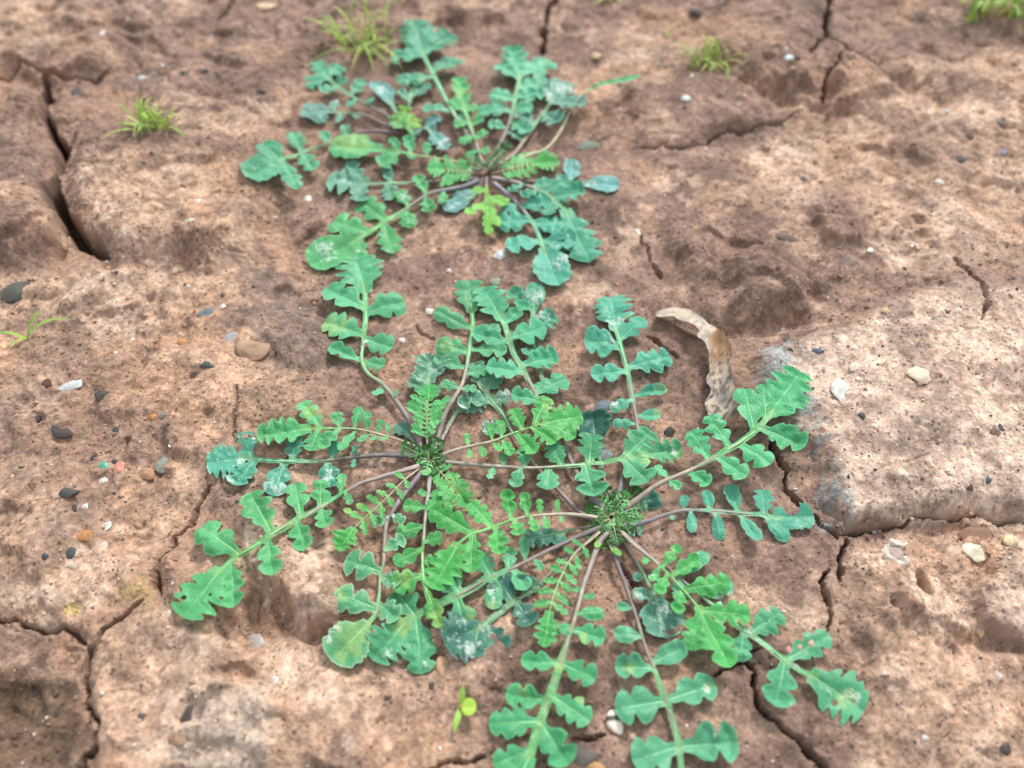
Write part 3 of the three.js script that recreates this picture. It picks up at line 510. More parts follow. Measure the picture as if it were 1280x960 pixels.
const rosetteA = plantAt(537, 578, 'lobed green rosette left of the middle, its longest leaf reaching to the lower left');
{
  const P = rosetteA;
  // dusty leaf lying under the rest
  leaf(P, [540, 573, 553, 548, 567, 522, 575, 510], [[572, 512, 605, 494, 26], [574, 508, 596, 508, 14]], { tint: 'dust', lift: 2.2, stalk: 6.5, dusty: 1, crust: [[580, 503, 8], [562, 530, 5]], stalkTint: srgb(141, 140, 140), greenFrom: 0.95 });
  leaf(P, [530, 565, 518, 552, 510, 545], [[512, 546, 496, 530, 20]], { tint: 'dust', lift: 1.8, stalk: 2, dusty: 1 });
  leaf(P, [536, 565, 533, 520, 534, 492, 536, 476], [[536, 479, 543, 447, 44, { teeth: 7 }], [534, 488, 511, 480, 14], [537, 491, 551, 490, 14], [536, 482, 516, 467, 16]], { tint: 'dust', lift: 2.6, dusty: 1, stalk: 4, crust: [[524, 459, 6], [543, 463, 8], [517, 465, 5], [549, 488, 5]], stalkTint: srgb(141, 140, 140) });
  // long leaf with a yellowed bend in its stalk
  leaf(P, [527, 560, 515, 533, 500, 508, 478, 480, 461, 468, 452, 450, 455, 425, 457, 400, 457, 378, 456, 360],
    [[456, 366, 446, 323, 54, { teeth: 9 }], [455, 388, 409, 362, 33], [460, 389, 506, 378, 30], [454, 422, 405, 401, 31], [456, 424, 491, 434, 25], [447, 450, 412, 434, 19], [453, 452, 481, 459, 18], [480, 485, 466, 493, 9], [488, 493, 497, 491, 9]],
    { lift: 5, end: -2, stalk: 6, wingFrom: 0.42, wing: 4.5, crust: [[452, 445, 8], [455, 428, 6], [431, 386, 3]], lemon: [[412, 405, 22], [452, 452, 9], [462, 466, 7]], stalkTint: srgb(124, 115, 114), greenFrom: 0.55 });
  // up
  leaf(P, [541, 567, 548, 545, 555, 520, 566, 500, 577, 482, 583, 460, 586, 441, 591, 411, 590, 388],
    [[590, 392, 586, 350, 40, { teeth: 9 }], [590, 412, 543, 388, 19], [590, 414, 626, 408, 17], [586, 441, 545, 430, 25], [588, 438, 634, 440, 20], [581, 461, 543, 447, 19], [582, 466, 609, 461, 17], [570, 486, 551, 477, 13], [574, 487, 596, 486, 13], [565, 500, 556, 494, 8]],
    { lift: 7, end: -2, stalk: 6, wing: 4, lemon: [[556, 432, 10]], stalkTint: srgb(144, 136, 129) });
  // left, dusty, with a pale curled margin
  leaf(P, [524, 571, 480, 569, 440, 572, 405, 576, 375, 577, 340, 576, 318, 574, 302, 573],
    [[306, 573, 259, 580, 42, { teeth: 7 }], [318, 573, 303, 541, 27], [319, 576, 293, 609, 30], [364, 573, 370, 545, 24], [357, 579, 341, 620, 29], [408, 578, 413, 608, 27], [413, 571, 419, 552, 15], [441, 573, 442, 585, 8], [443, 571, 444, 558, 8]],
    { lift: 3.5, end: -1, stalk: 5.5, wing: 4.5, tint: 'teal', dusty: 1, crust: [[288, 602, 9], [345, 608, 12], [409, 600, 10], [410, 588, 5], [300, 578, 8]], join: 1.6, stalkTint: srgb(102, 98, 102) });
  // young, left
  leaf(P, [526, 565, 516, 557, 482, 545, 443, 536, 420, 536, 400, 537, 380, 536],
    [[390, 536, 322, 546, 31, { teeth: 11, deep: 0.24 }], [403, 535, 377, 502, 25, { deep: 0.22 }], [398, 538, 387, 562, 24, { deep: 0.2 }], [425, 536, 419, 514, 17], [425, 539, 400, 562, 16], [442, 537, 450, 508, 14], [442, 543, 425, 564, 14], [460, 537, 460, 515, 11], [459, 541, 450, 556, 10], [473, 539, 477, 524, 10], [472, 544, 465, 552, 9], [486, 544, 485, 531, 7], [485, 549, 477, 553, 7]],
    { tint: 'warm', lift: 8, stalk: 3.2, wing: 2, cell: 0.36, join: 0.8, stalkTint: STRAW, lemon: [[385, 510, 12]], wingFrom: 0.55 });
  // lower left, the largest
  leaf(P, [533, 580, 500, 590, 472, 598, 450, 605, 424, 620, 398, 636, 372, 650, 349, 662, 330, 675, 313, 686, 292, 699, 272, 716],
    [[276, 712, 229, 773, 54, { teeth: 11, deep: 0.15 }], [298, 694, 249, 656, 42, { teeth: 9 }], [292, 702, 293, 762, 36, { teeth: 9 }], [341, 664, 313, 616, 40, { teeth: 9 }], [338, 674, 341, 720, 31], [373, 645, 369, 603, 29], [371, 654, 382, 690, 27], [399, 632, 401, 598, 23], [405, 637, 409, 661, 25], [426, 616, 427, 591, 13], [435, 616, 438, 631, 11]],
    { lift: 6, end: -1, stalk: 5.5, wing: 5, wingFrom: 0.2, tint: 'warm', bites: [[262, 742, 2.2], [228, 745, 3.4]], brown: [[224, 748, 5]], stalkTint: srgb(144, 134, 127), greenFrom: 0.85, lemon: [[300, 690, 14], [337, 650, 8]] });
  // towards the viewer: broken grey stalk and pale-edged end
  leaf(P, [531, 586, 520, 600, 508, 614, 493, 636, 484, 651, 481, 675, 479, 705, 475, 722, 474, 744, 470, 765, 458, 784],
    [[463, 778, 414, 826, 58, { deep: 0.09 }], [470, 762, 419, 742, 38, { teeth: 7 }], [472, 758, 500, 774, 28], [476, 718, 432, 700, 36, { teeth: 7 }], [476, 722, 502, 731, 26], [478, 690, 507, 674, 20], [484, 648, 463, 656, 14], [490, 642, 506, 652, 14]],
    { lift: 4.5, stalk: 6.5, wing: 4, wingFrom: 0.6, stalkTint: srgb(121, 114, 116), greenFrom: 0.9, crust: [[486, 645, 9], [478, 680, 8], [420, 785, 7], [410, 800, 6], [468, 750, 4]], lemon: [[440, 800, 26], [425, 740, 10]], rim: srgb(190, 214, 184) });
  leaf(P, [537, 584, 536, 612, 533, 634, 530, 669, 528, 700, 530, 727, 538, 752],
    [[534, 740, 552, 786, 22, { teeth: 5 }], [533, 637, 504, 633, 17], [530, 656, 495, 666, 19], [529, 686, 492, 704, 21], [529, 718, 490, 733, 28, { teeth: 7 }], [533, 640, 551, 622, 15], [530, 678, 553, 671, 19], [528, 700, 548, 700, 18], [535, 622, 552, 614, 9], [536, 620, 523, 613, 9]],
    { tint: 'young', lift: 9, stalk: 5, wing: 3.5, wingFrom: 0.5, lemon: [[545, 770, 12], [505, 720, 12]], stalkTint: srgb(147, 145, 140), cell: 0.4 });
  // right: the long one, and a young one above it
  leaf(P, [545, 577, 580, 580, 620, 583, 660, 585, 700, 583, 741, 580, 776, 575, 806, 570],
    [[804, 571, 852, 562, 27, { teeth: 5 }], [779, 574, 814, 540, 38, { teeth: 9 }], [779, 577, 811, 604, 42, { teeth: 9 }], [735, 579, 740, 542, 36, { teeth: 9 }], [731, 585, 743, 623, 40, { teeth: 9 }], [702, 582, 688, 556, 26], [688, 586, 684, 613, 28], [660, 584, 652, 563, 17], [650, 588, 642, 611, 18], [632, 582, 628, 567, 12], [618, 587, 611, 598, 10]],
    { lift: 10, end: -2, stalk: 5, wing: 4.5, wingFrom: 0.35, bites: [[722, 598, 2]], brown: [[744, 622, 4]], lemon: [[849, 563, 7], [812, 570, 10]], crust: [[842, 562, 5]], stalkTint: srgb(148, 144, 135) });
  leaf(P, [545, 573, 560, 566, 579, 560, 617, 551, 640, 542, 658, 536, 670, 532, 682, 530],
    [[680, 531, 728, 519, 32, { teeth: 11, deep: 0.22 }], [676, 532, 720, 544, 24, { deep: 0.2 }], [667, 532, 685, 494, 25, { deep: 0.22 }], [666, 534, 695, 556, 23, { deep: 0.2 }], [651, 533, 641, 511, 21, { deep: 0.2 }], [645, 545, 670, 567, 22, { deep: 0.2 }], [628, 546, 625, 526, 13], [630, 551, 640, 569, 13], [615, 551, 613, 531, 10], [618, 554, 626, 566, 10], [602, 556, 605, 572, 9], [586, 559, 583, 540, 9], [589, 560, 587, 575, 8]],
    { tint: 'young', lift: 14, stalk: 4.2, wing: 2, cell: 0.34, join: 0.7, wingFrom: 0.65, stalkTint: srgb(162, 151, 136), lemon: [[685, 500, 10]] });
  // feathery young leaves round the crown
  feather(P, [535, 568, 533, 535, 535, 500], [537, 480], 8, 25, { lift: 9, end: 4, tint: 'young', slim: 0.8 });
  feather(P, [530, 582, 505, 601, 480, 626, 455, 648, 443, 660], [423, 690], 6, 24, { lift: 8, stalk: 2.6, from: 0.25, lemon: [[468, 607, 12], [450, 622, 12], [436, 637, 10]] });
  feather(P, [541, 581, 556, 596, 572, 616], [585, 634], 7, 24, { lift: 8, from: 0.15, tint: 'young' });
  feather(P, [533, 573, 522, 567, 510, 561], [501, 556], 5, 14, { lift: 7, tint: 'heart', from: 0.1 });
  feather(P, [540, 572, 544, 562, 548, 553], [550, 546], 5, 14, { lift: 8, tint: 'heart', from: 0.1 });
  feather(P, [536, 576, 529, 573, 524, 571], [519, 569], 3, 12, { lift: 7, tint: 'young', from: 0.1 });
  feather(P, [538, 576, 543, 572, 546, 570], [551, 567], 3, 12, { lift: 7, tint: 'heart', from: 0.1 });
  feather(P, [537, 578, 535, 570, 533, 563], [531, 556], 3, 13, { lift: 8, tint: 'heart', from: 0.1 });
}

{
  const r = rng(515);
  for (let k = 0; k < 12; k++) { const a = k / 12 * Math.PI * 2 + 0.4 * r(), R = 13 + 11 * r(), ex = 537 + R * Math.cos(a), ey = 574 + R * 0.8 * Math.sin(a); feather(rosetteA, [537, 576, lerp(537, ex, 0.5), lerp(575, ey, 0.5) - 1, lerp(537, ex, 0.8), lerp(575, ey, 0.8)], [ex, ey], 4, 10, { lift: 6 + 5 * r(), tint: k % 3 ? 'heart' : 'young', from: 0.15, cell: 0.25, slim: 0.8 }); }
}
const rosetteB = plantAt(766, 648, 'lobed green rosette right of the middle with leaves running down to the lower edge');
{
  const P = rosetteB;
  // dark leaves lying lowest
  leaf(P, [752, 662, 720, 690, 690, 715, 660, 742, 642, 753, 615, 773, 598, 787],
    [[602, 784, 556, 806, 60, { teeth: 5 }], [607, 784, 632, 815, 33], [642, 754, 623, 722, 40, { teeth: 5 }], [656, 746, 664, 720, 36], [648, 756, 664, 783, 30], [600, 788, 590, 822, 40]],
    { tint: 'dusk', lift: 2.2, stalk: 4.5, wing: 6, wingFrom: 0.5, dusty: 1, crust: [[590, 812, 12], [566, 800, 6], [573, 803, 3]], join: 2 });
  leaf(P, [750, 656, 720, 661, 694, 667], [[698, 666, 656, 674, 30], [706, 664, 696, 684, 18]], { tint: 'dusk', lift: 2, stalk: 3 });
  leaf(P, [768, 636, 756, 600, 750, 575, 745, 556], [[746, 560, 740, 516, 42, { teeth: 9, deep: 0.07 }]], { tint: 'dusk', lift: 3, stalk: 3.5 });
  leaf(P, [775, 645, 790, 636, 800, 630], [[798, 631, 826, 620, 26, { teeth: 4, deep: 0.05 }]], { tint: 'dusk', lift: 2, stalk: 3 });
  leaf(P, [748, 652, 731, 645, 696, 611, 660, 570, 640, 540, 628, 517, 614, 500, 602, 482],
    [[605, 486, 592, 455, 26], [613, 499, 638, 497, 19, { neck: 0.6 }], [608, 490, 621, 468, 22], [612, 500, 572, 508, 22], [634, 530, 603, 541, 22]],
    { tint: 'dust', lift: 2.2, stalk: 5, wing: 5, wingFrom: 0.55, dusty: 1, crust: [[632, 497, 9], [606, 532, 9], [578, 512, 8]], join: 2 });
  leaf(P, [724, 610, 700, 540, 680, 480, 670, 440, 665, 410, 667, 388], [[667, 390, 670, 352, 26, { teeth: 5, deep: 0.08 }], [662, 386, 636, 366, 20], [664, 410, 694, 396, 28, { teeth: 6 }], [667, 436, 654, 444, 14]], { tint: 'teal', lift: 2.6, stalk: 3.5, wing: 4, crust: [[668, 374, 13], [674, 398, 11]], dusty: 1 });
  leaf(P, [770, 660, 790, 693, 805, 718, 819, 746], [[818, 743, 833, 800, 54, { teeth: 7, deep: 0.05 }], [817, 740, 791, 747, 20, { deep: 0.05 }], [806, 716, 792, 724, 12, { deep: 0.05 }]], { tint: 'dust', lift: 2.6, stalk: 4.5, crust: [[829, 764, 14], [798, 746, 5]], dusty: 1 });
  // long leaf upwards
  leaf(P, [757, 640, 735, 615, 714, 577, 702, 549, 685, 518, 672, 497, 655, 465, 640, 437, 633, 412, 624, 394],
    [[628, 402, 605, 361, 42, { teeth: 9, deep: 0.18 }], [635, 406, 661, 379, 20], [639, 428, 591, 417, 22], [639, 426, 681, 408, 34, { teeth: 7 }], [655, 466, 608, 459, 27], [651, 456, 697, 446, 28], [670, 492, 709, 473, 27], [671, 500, 639, 494, 22], [664, 482, 690, 484, 10]],
    { lift: 9, end: -3, stalk: 6, wing: 5, wingFrom: 0.35, stalkTint: srgb(116, 108, 109), greenFrom: 0.85 });
  // upper, standing apart, curled pale tips
  leaf(P, [768, 636, 778, 600, 792, 566, 797, 540, 792, 506, 785, 468, 776, 433, 770, 410],
    [[770, 414, 764, 370, 48, { teeth: 7, deep: 0.14 }], [774, 424, 804, 399, 24], [775, 433, 730, 426, 31, { teeth: 7 }], [783, 460, 839, 445, 29, { teeth: 7 }], [782, 466, 738, 470, 22], [791, 493, 834, 488, 14, { deep: 0.08 }], [789, 502, 763, 511, 14], [796, 518, 826, 520, 14, { deep: 0.08 }], [794, 528, 766, 526, 12]],
    { tint: 'teal', lift: 3.5, stalk: 6, wing: 4, crust: [[762, 404, 10], [775, 400, 6], [763, 427, 7], [768, 507, 6]], lemon: [[828, 489, 9], [821, 520, 9], [800, 401, 8], [784, 399, 5]], stalkTint: srgb(105, 100, 106), greenFrom: 0.8 });
  // to the upper right, over the stone block
  leaf(P, [778, 638, 800, 622, 822, 606, 865, 587, 902, 567, 925, 553, 944, 539, 958, 524, 966, 514],
    [[962, 520, 999, 466, 52, { teeth: 11, deep: 0.17 }], [960, 522, 1004, 500, 24], [952, 522, 955, 480, 26], [940, 540, 930, 486, 34, { teeth: 8 }], [949, 536, 1007, 558, 30, { teeth: 8 }], [911, 562, 886, 518, 29, { teeth: 7 }], [926, 556, 963, 581, 27], [882, 574, 864, 537, 26], [897, 574, 934, 596, 25], [860, 590, 886, 609, 19], [836, 603, 850, 613, 12], [832, 598, 819, 582, 11]],
    { lift: 9, span: 5, stalk: 6.2, wing: 5, wingFrom: 0.25, stalkTint: srgb(147, 135, 121), tint: 'warm', greenFrom: 0.8 });
  // right, violet midrib
  leaf(P, [772, 656, 790, 656, 811, 651, 834, 643, 856, 638, 890, 639, 920, 641, 948, 644, 972, 649],
    [[966, 648, 1017, 646, 33, { teeth: 5, deep: 0.08, neck: 0.7 }], [856, 638, 855, 619, 12, { deep: 0.04 }], [890, 638, 881, 615, 15, { deep: 0.06 }], [922, 639, 909, 607, 19, { teeth: 4, deep: 0.08 }], [954, 644, 952, 613, 27, { teeth: 5 }], [838, 645, 840, 652, 7], [862, 642, 866, 664, 13, { deep: 0.04 }], [894, 644, 902, 674, 16, { deep: 0.06 }], [925, 644, 948, 678, 19, { teeth: 4, deep: 0.08 }], [954, 647, 986, 675, 19, { teeth: 4, deep: 0.06 }]],
    { tint: 'teal', lift: 3.5, stalk: 5.5, wing: 4, join: 1.6, stalkTint: srgb(127, 116, 126), greenFrom: 1.0, bites: [[988, 634, 11]], rim: srgb(120, 166, 140) });
  // lower right, large, with a powdery stalk
  leaf(P, [774, 662, 805, 690, 840, 716, 870, 740, 900, 764, 928, 787, 952, 803, 973, 819, 996, 836, 1017, 846],
    [[1012, 844, 1080, 889, 60, { teeth: 9, deep: 0.17 }], [979, 823, 1036, 794, 34, { teeth: 7 }], [980, 830, 969, 884, 44, { teeth: 9 }], [936, 788, 978, 765, 36, { teeth: 7 }], [930, 792, 924, 826, 28], [872, 740, 915, 727, 32], [850, 720, 886, 690, 20, { deep: 0.06 }], [846, 722, 850, 750, 18]],
    { lift: 5, stalk: 5, wing: 5, wingFrom: 0.3, stalkTint: srgb(123, 113, 112), crust: [[936, 792, 9], [950, 802, 9], [964, 812, 8], [905, 744, 13], [1064, 870, 10], [880, 722, 6], [996, 830, 6]], lemon: [[1060, 872, 12]], greenFrom: 0.6 });
  leaf(P, [775, 664, 791, 680, 821, 704, 851, 734, 865, 750, 876, 763],
    [[872, 758, 912, 836, 34, { teeth: 9, deep: 0.17 }], [876, 764, 938, 770, 31, { teeth: 9, deep: 0.2 }], [873, 766, 863, 813, 32, { teeth: 7, deep: 0.2 }], [855, 736, 914, 726, 28, { teeth: 9, deep: 0.2 }], [842, 718, 874, 696, 20], [831, 706, 849, 682, 16], [849, 738, 845, 769, 19, { deep: 0.2 }], [834, 718, 821, 744, 18, { deep: 0.2 }], [823, 708, 813, 726, 11], [810, 696, 804, 704, 10]],
    { tint: 'young', lift: 10, end: -1, stalk: 4.2, wing: 2.5, wingFrom: 0.4, cell: 0.38, stalkTint: srgb(152, 142, 125), lemon: [[815, 690, 6], [838, 690, 6]], crust: [[816, 718, 5], [904, 744, 6]] });
  // towards the viewer
  leaf(P, [768, 664, 767, 682, 771, 703, 782, 732, 795, 770, 806, 807, 819, 841, 825, 859, 836, 885, 847, 926, 852, 965],
    [[851, 962, 858, 1010, 46], [799, 796, 767, 791, 21, { deep: 0.04 }], [789, 761, 770, 760, 12, { deep: 0.04 }], [816, 825, 857, 808, 30, { teeth: 5, deep: 0.06 }], [812, 834, 768, 835, 31, { teeth: 6 }], [828, 876, 769, 887, 46, { teeth: 9, deep: 0.17 }], [836, 876, 894, 855, 40, { teeth: 9, deep: 0.18 }], [849, 930, 921, 929, 52, { teeth: 9, deep: 0.18 }], [846, 932, 790, 952, 54, { teeth: 9, deep: 0.17 }]],
    { tint: 'teal', lift: 4, stalk: 5.5, wing: 5, wingFrom: 0.4, stalkTint: srgb(102, 96, 102), greenFrom: 1.02, lemon: [[785, 838, 10], [888, 857, 6]], crust: [[788, 838, 6], [885, 860, 5], [890, 921, 3], [812, 829, 5], [801, 915, 7]] });
  leaf(P, [762, 664, 752, 674, 746, 686, 738, 708, 729, 734, 721, 764, 716, 781, 704, 818, 691, 859, 676, 900, 662, 945],
    [[662, 942, 632, 1010, 56, { teeth: 9 }], [725, 745, 744, 745, 9], [728, 738, 716, 736, 8], [721, 768, 756, 766, 17, { deep: 0.08 }], [717, 788, 756, 800, 28, { teeth: 7 }], [698, 830, 651, 829, 26, { teeth: 8, deep: 0.18 }], [706, 832, 745, 849, 32, { teeth: 8, deep: 0.18 }], [687, 873, 632, 869, 30, { teeth: 8 }], [692, 870, 738, 902, 36, { teeth: 9, deep: 0.18 }], [675, 906, 611, 905, 38, { teeth: 8 }], [680, 906, 711, 957, 40, { teeth: 9, deep: 0.17 }], [664, 940, 617, 957, 34, { teeth: 7 }], [716, 782, 700, 790, 14]],
    { tint: 'warm', lift: 6, stalk: 6.5, wing: 7, wingFrom: 0.35, stalkTint: srgb(144, 134, 128), greenFrom: 0.98, lemon: [[728, 800, 9], [700, 833, 8], [655, 865, 8], [725, 873, 9]], crust: [[737, 690, 4]] });
  // lower left, wide, under the young one
  leaf(P, [756, 658, 729, 668, 706, 679, 680, 691, 635, 713, 608, 724, 579, 741, 546, 757, 520, 770, 502, 780],
    [[508, 777, 466, 826, 50, { teeth: 7 }], [520, 772, 528, 842, 42, { teeth: 9, deep: 0.16 }], [520, 768, 494, 738, 42, { teeth: 7 }], [570, 748, 586, 802, 38, { teeth: 8, deep: 0.16 }], [572, 741, 552, 716, 36], [612, 720, 600, 694, 28], [617, 722, 617, 762, 25, { deep: 0.08 }], [643, 712, 659, 739, 24, { deep: 0.05 }], [636, 711, 637, 682, 20], [657, 700, 655, 671, 13, { deep: 0.05 }], [666, 700, 678, 714, 11]],
    { lift: 6, end: -1, stalk: 6, wing: 7, wingFrom: 0.3, join: 1.6, stalkTint: srgb(116, 104, 106), greenFrom: 0.98, crust: [[613, 735, 9], [616, 748, 6], [533, 830, 7], [484, 815, 6]], lemon: [[590, 755, 14], [616, 755, 7], [500, 780, 14]] });
  // young, to the left, bright
  leaf(P, [756, 650, 738, 646, 712, 643, 680, 644, 654, 647, 622, 657, 604, 663, 588, 668, 570, 682],
    [[574, 679, 540, 738, 42, { teeth: 11, deep: 0.18 }], [590, 667, 538, 634, 32, { teeth: 11, deep: 0.2 }], [592, 671, 588, 716, 31, { teeth: 9, deep: 0.2 }], [612, 656, 588, 627, 27, { teeth: 7, deep: 0.2 }], [620, 660, 626, 695, 26, { teeth: 7, deep: 0.2 }], [637, 650, 633, 614, 19, { deep: 0.2 }], [645, 650, 649, 671, 19, { deep: 0.2 }], [658, 644, 655, 617, 14], [665, 648, 669, 667, 14], [677, 641, 674, 623, 10], [682, 647, 684, 662, 10], [697, 641, 697, 625, 7], [700, 646, 702, 655, 7]],
    { tint: 'young', lift: 12, stalk: 4.5, wing: 2.5, wingFrom: 0.45, cell: 0.38, stalkTint: srgb(165, 157, 141) });
  feather(P, [757, 660, 740, 674, 717, 694, 701, 722, 692, 745, 687, 764], [679, 811], 7, 25, { lift: 9, stalk: 3, from: 0.28, tint: 'young', wing: 1.6 });
  // dense crown
  const r = rng(4242);
  for (let k = 0; k < 32; k++) {
    const a = k / 15 * Math.PI * 2 + 0.3 * r(), R = (k < 15 ? 32 : 13) + 20 * r(), cx = 764 + 3 * Math.cos(a), cy = 647 + 3 * Math.sin(a), ex = 766 + R * Math.cos(a), ey = 646 + R * 0.85 * Math.sin(a) - 4;
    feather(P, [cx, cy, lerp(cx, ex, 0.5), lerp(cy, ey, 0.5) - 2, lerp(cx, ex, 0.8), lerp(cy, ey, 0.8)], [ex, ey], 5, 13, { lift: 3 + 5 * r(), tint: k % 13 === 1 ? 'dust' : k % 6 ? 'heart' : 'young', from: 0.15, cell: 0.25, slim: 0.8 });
  }
  leaf(P, [756, 670, 753, 673, 751, 676], [[753, 673, 744, 686, 8, { deep: 0.02 }]], { tint: 'bright', lift: 5, stalk: 1, cell: 0.25, veins: false });
  leaf(P, [760, 680, 763, 683, 765, 685], [[757, 684, 776, 695, 8, { deep: 0.02 }]], { tint: 'bright', lift: 4, stalk: 1, cell: 0.25, veins: false });
}

const rosetteC = plantAt(608, 216, 'lobed green rosette farthest back, blurred, with a yellowed stalk on its right');
{
  const P = rosetteC, c = { cell: 0.55 };
  leaf(P, [600, 224, 560, 226, 520, 228, 490, 230, 455, 230], [[460, 230, 410, 229, 34, { teeth: 7 }], [452, 229, 437, 204, 20], [455, 231, 446, 254, 22], [484, 231, 491, 250, 24], [488, 229, 483, 212, 14]], { ...c, tint: 'dust', lift: 2.5, stalk: 4, crust: [[430, 226, 8], [455, 210, 5]] });
  leaf(P, [614, 224, 640, 226, 680, 227, 712, 228, 732, 231], [[728, 231, 774, 233, 22, { deep: 0.04 }], [712, 227, 716, 200, 22, { deep: 0.05 }]], { ...c, tint: 'blue', lift: 2.5, stalk: 4, crust: [[738, 232, 8]] });
  leaf(P, [604, 222, 598, 236, 588, 250], [[594, 246, 555, 262, 20, { deep: 0.05 }], [598, 240, 566, 243, 14]], { ...c, tint: 'blue', lift: 2.5, stalk: 3, crust: [[566, 258, 8]] });
  leaf(P, [613, 212, 640, 195, 655, 176, 672, 151, 690, 128], [[688, 131, 706, 101, 36, { teeth: 5 }], [690, 128, 682, 103, 24], [694, 132, 733, 130, 24], [680, 142, 699, 156, 24], [668, 156, 646, 142, 18], [655, 176, 640, 165, 18]], { ...c, tint: 'dust', lift: 5, stalk: 5, dusty: 1, crust: [[703, 110, 12], [687, 118, 9]], stalkTint: srgb(155, 140, 130) });
  leaf(P, [604, 212, 596, 190, 586, 170, 572, 150, 557, 124, 542, 94, 528, 66], [[530, 70, 519, 27, 44, { teeth: 5 }], [529, 70, 488, 71, 26], [528, 64, 565, 44, 28], [540, 92, 573, 73, 26], [543, 97, 495, 99, 15], [561, 138, 527, 138, 15], [568, 148, 589, 138, 10]], { ...c, tint: 'teal', lift: 8, stalk: 6, wing: 4, lemon: [[530, 103, 8]], stalkTint: srgb(148, 146, 146), greenFrom: 0.5 });
  leaf(P, [608, 212, 623, 185, 637, 152, 645, 120, 652, 92], [[651, 98, 639, 60, 30, { teeth: 5 }], [651, 102, 622, 81, 19], [652, 96, 690, 76, 26], [642, 124, 612, 117, 19], [650, 112, 683, 98, 17], [646, 122, 680, 117, 18], [640, 140, 596, 138, 18], [642, 140, 666, 132, 16], [634, 160, 610, 158, 14], [644, 150, 662, 168, 18]], { ...c, tint: 'teal', lift: 8, stalk: 5, wing: 4 });
  leaf(P, [605, 210, 600, 195, 594, 175, 586, 152, 580, 134], [[582, 140, 573, 99, 22, { teeth: 7 }], [580, 141, 562, 124, 14], [582, 140, 598, 133, 15], [586, 154, 567, 156, 14], [588, 156, 604, 150, 14], [592, 172, 574, 178, 12], [595, 176, 609, 168, 12], [598, 190, 582, 193, 10], [600, 192, 612, 186, 10]], { ...c, tint: 'warm', lift: 10, stalk: 4, stalkTint: srgb(151, 139, 125), lemon: [[575, 112, 12]] });
  leaf(P, [614, 222, 648, 229, 681, 242, 700, 258, 714, 272], [[708, 264, 737, 326, 46, { teeth: 9, deep: 0.18 }], [691, 247, 731, 241, 24], [680, 240, 710, 225, 20], [664, 236, 688, 228, 14], [652, 233, 637, 243, 12], [690, 252, 682, 270, 20], [670, 240, 652, 250, 14]], { ...c, tint: 'teal', lift: 5, stalk: 4.5, wing: 4, stalkTint: srgb(151, 141, 135) });
  leaf(P, [616, 228, 632, 241, 639, 247, 658, 268, 672, 291, 681, 316], [[679, 310, 699, 358, 44, { teeth: 7, deep: 0.08 }], [675, 302, 720, 303, 26], [674, 302, 633, 311, 25], [666, 280, 707, 279, 28], [662, 277, 622, 278, 26], [652, 259, 686, 253, 20], [644, 254, 630, 263, 14]], { ...c, tint: 'teal', lift: 4.5, stalk: 5, wing: 4, crust: [[702, 330, 11], [695, 308, 6]], stalkTint: srgb(135, 133, 145) });
  leaf(P, [600, 226, 580, 233, 560, 237, 538, 242, 505, 263, 475, 282, 444, 301], [[450, 297, 388, 334, 38, { teeth: 7, deep: 0.06 }], [458, 291, 415, 275, 34, { teeth: 8 }], [449, 298, 449, 326, 22], [482, 277, 451, 250, 30], [480, 278, 492, 317, 30], [512, 258, 497, 239, 18], [508, 263, 513, 283, 24], [533, 244, 521, 221, 16], [531, 247, 539, 269, 20], [556, 238, 552, 254, 12]], { ...c, tint: 'warm', lift: 4.5, stalk: 4.5, wing: 5, crust: [[410, 318, 13], [450, 315, 6], [505, 246, 5]], stalkTint: srgb(136, 135, 138), greenFrom: 0.75 });
  leaf(P, [600, 214, 580, 206, 560, 201, 538, 197, 503, 192, 470, 186], [[478, 187, 412, 184, 34, { teeth: 7, deep: 0.08 }], [498, 192, 474, 208, 20], [501, 191, 489, 175, 13], [514, 194, 511, 172, 16], [516, 195, 514, 203, 12], [534, 196, 533, 177, 11]], { ...c, tint: 'warm', lift: 7, stalk: 3.5, lemon: [[440, 178, 26]], stalkTint: STRAW });
  leaf(P, [608, 222, 608, 234, 609, 250], [[608, 248, 611, 292, 15, { deep: 0.2 }], [609, 246, 635, 256, 17, { deep: 0.2 }], [608, 240, 590, 237, 10], [608, 254, 582, 270, 12], [610, 262, 624, 282, 11]], { ...c, tint: 'bright', lift: 9, stalk: 4 });
  feather(P, [603, 217, 580, 215, 556, 213], [534, 210], 6, 20, { lift: 6, tint: 'young', cell: 0.45 });
  feather(P, [613, 218, 640, 211, 664, 205], [699, 203], 6, 20, { lift: 7, tint: 'young', cell: 0.45 });
  feather(P, [609, 212, 618, 200, 628, 190], [636, 180], 4, 13, { lift: 9, tint: 'heart', cell: 0.4 });
  feather(P, [606, 214, 600, 208, 594, 204], [586, 198], 3, 11, { lift: 9, tint: 'heart', cell: 0.4 });
  feather(P, [608, 216, 612, 208, 616, 202], [620, 194], 3, 11, { lift: 9, tint: 'heart', cell: 0.4 });
  leaf(P, [622, 212, 660, 195, 681, 187, 700, 165, 712, 141, 724, 122, 735, 112], [[735, 113, 801, 95, 5, { deep: 0.05 }], [745, 110, 756, 104, 4]], { ...c, tint: 'warm', lift: 9, stalk: 4, veins: false, stalkTint: srgb(177, 171, 143), greenFrom: 1.1, wing: 1 });
}

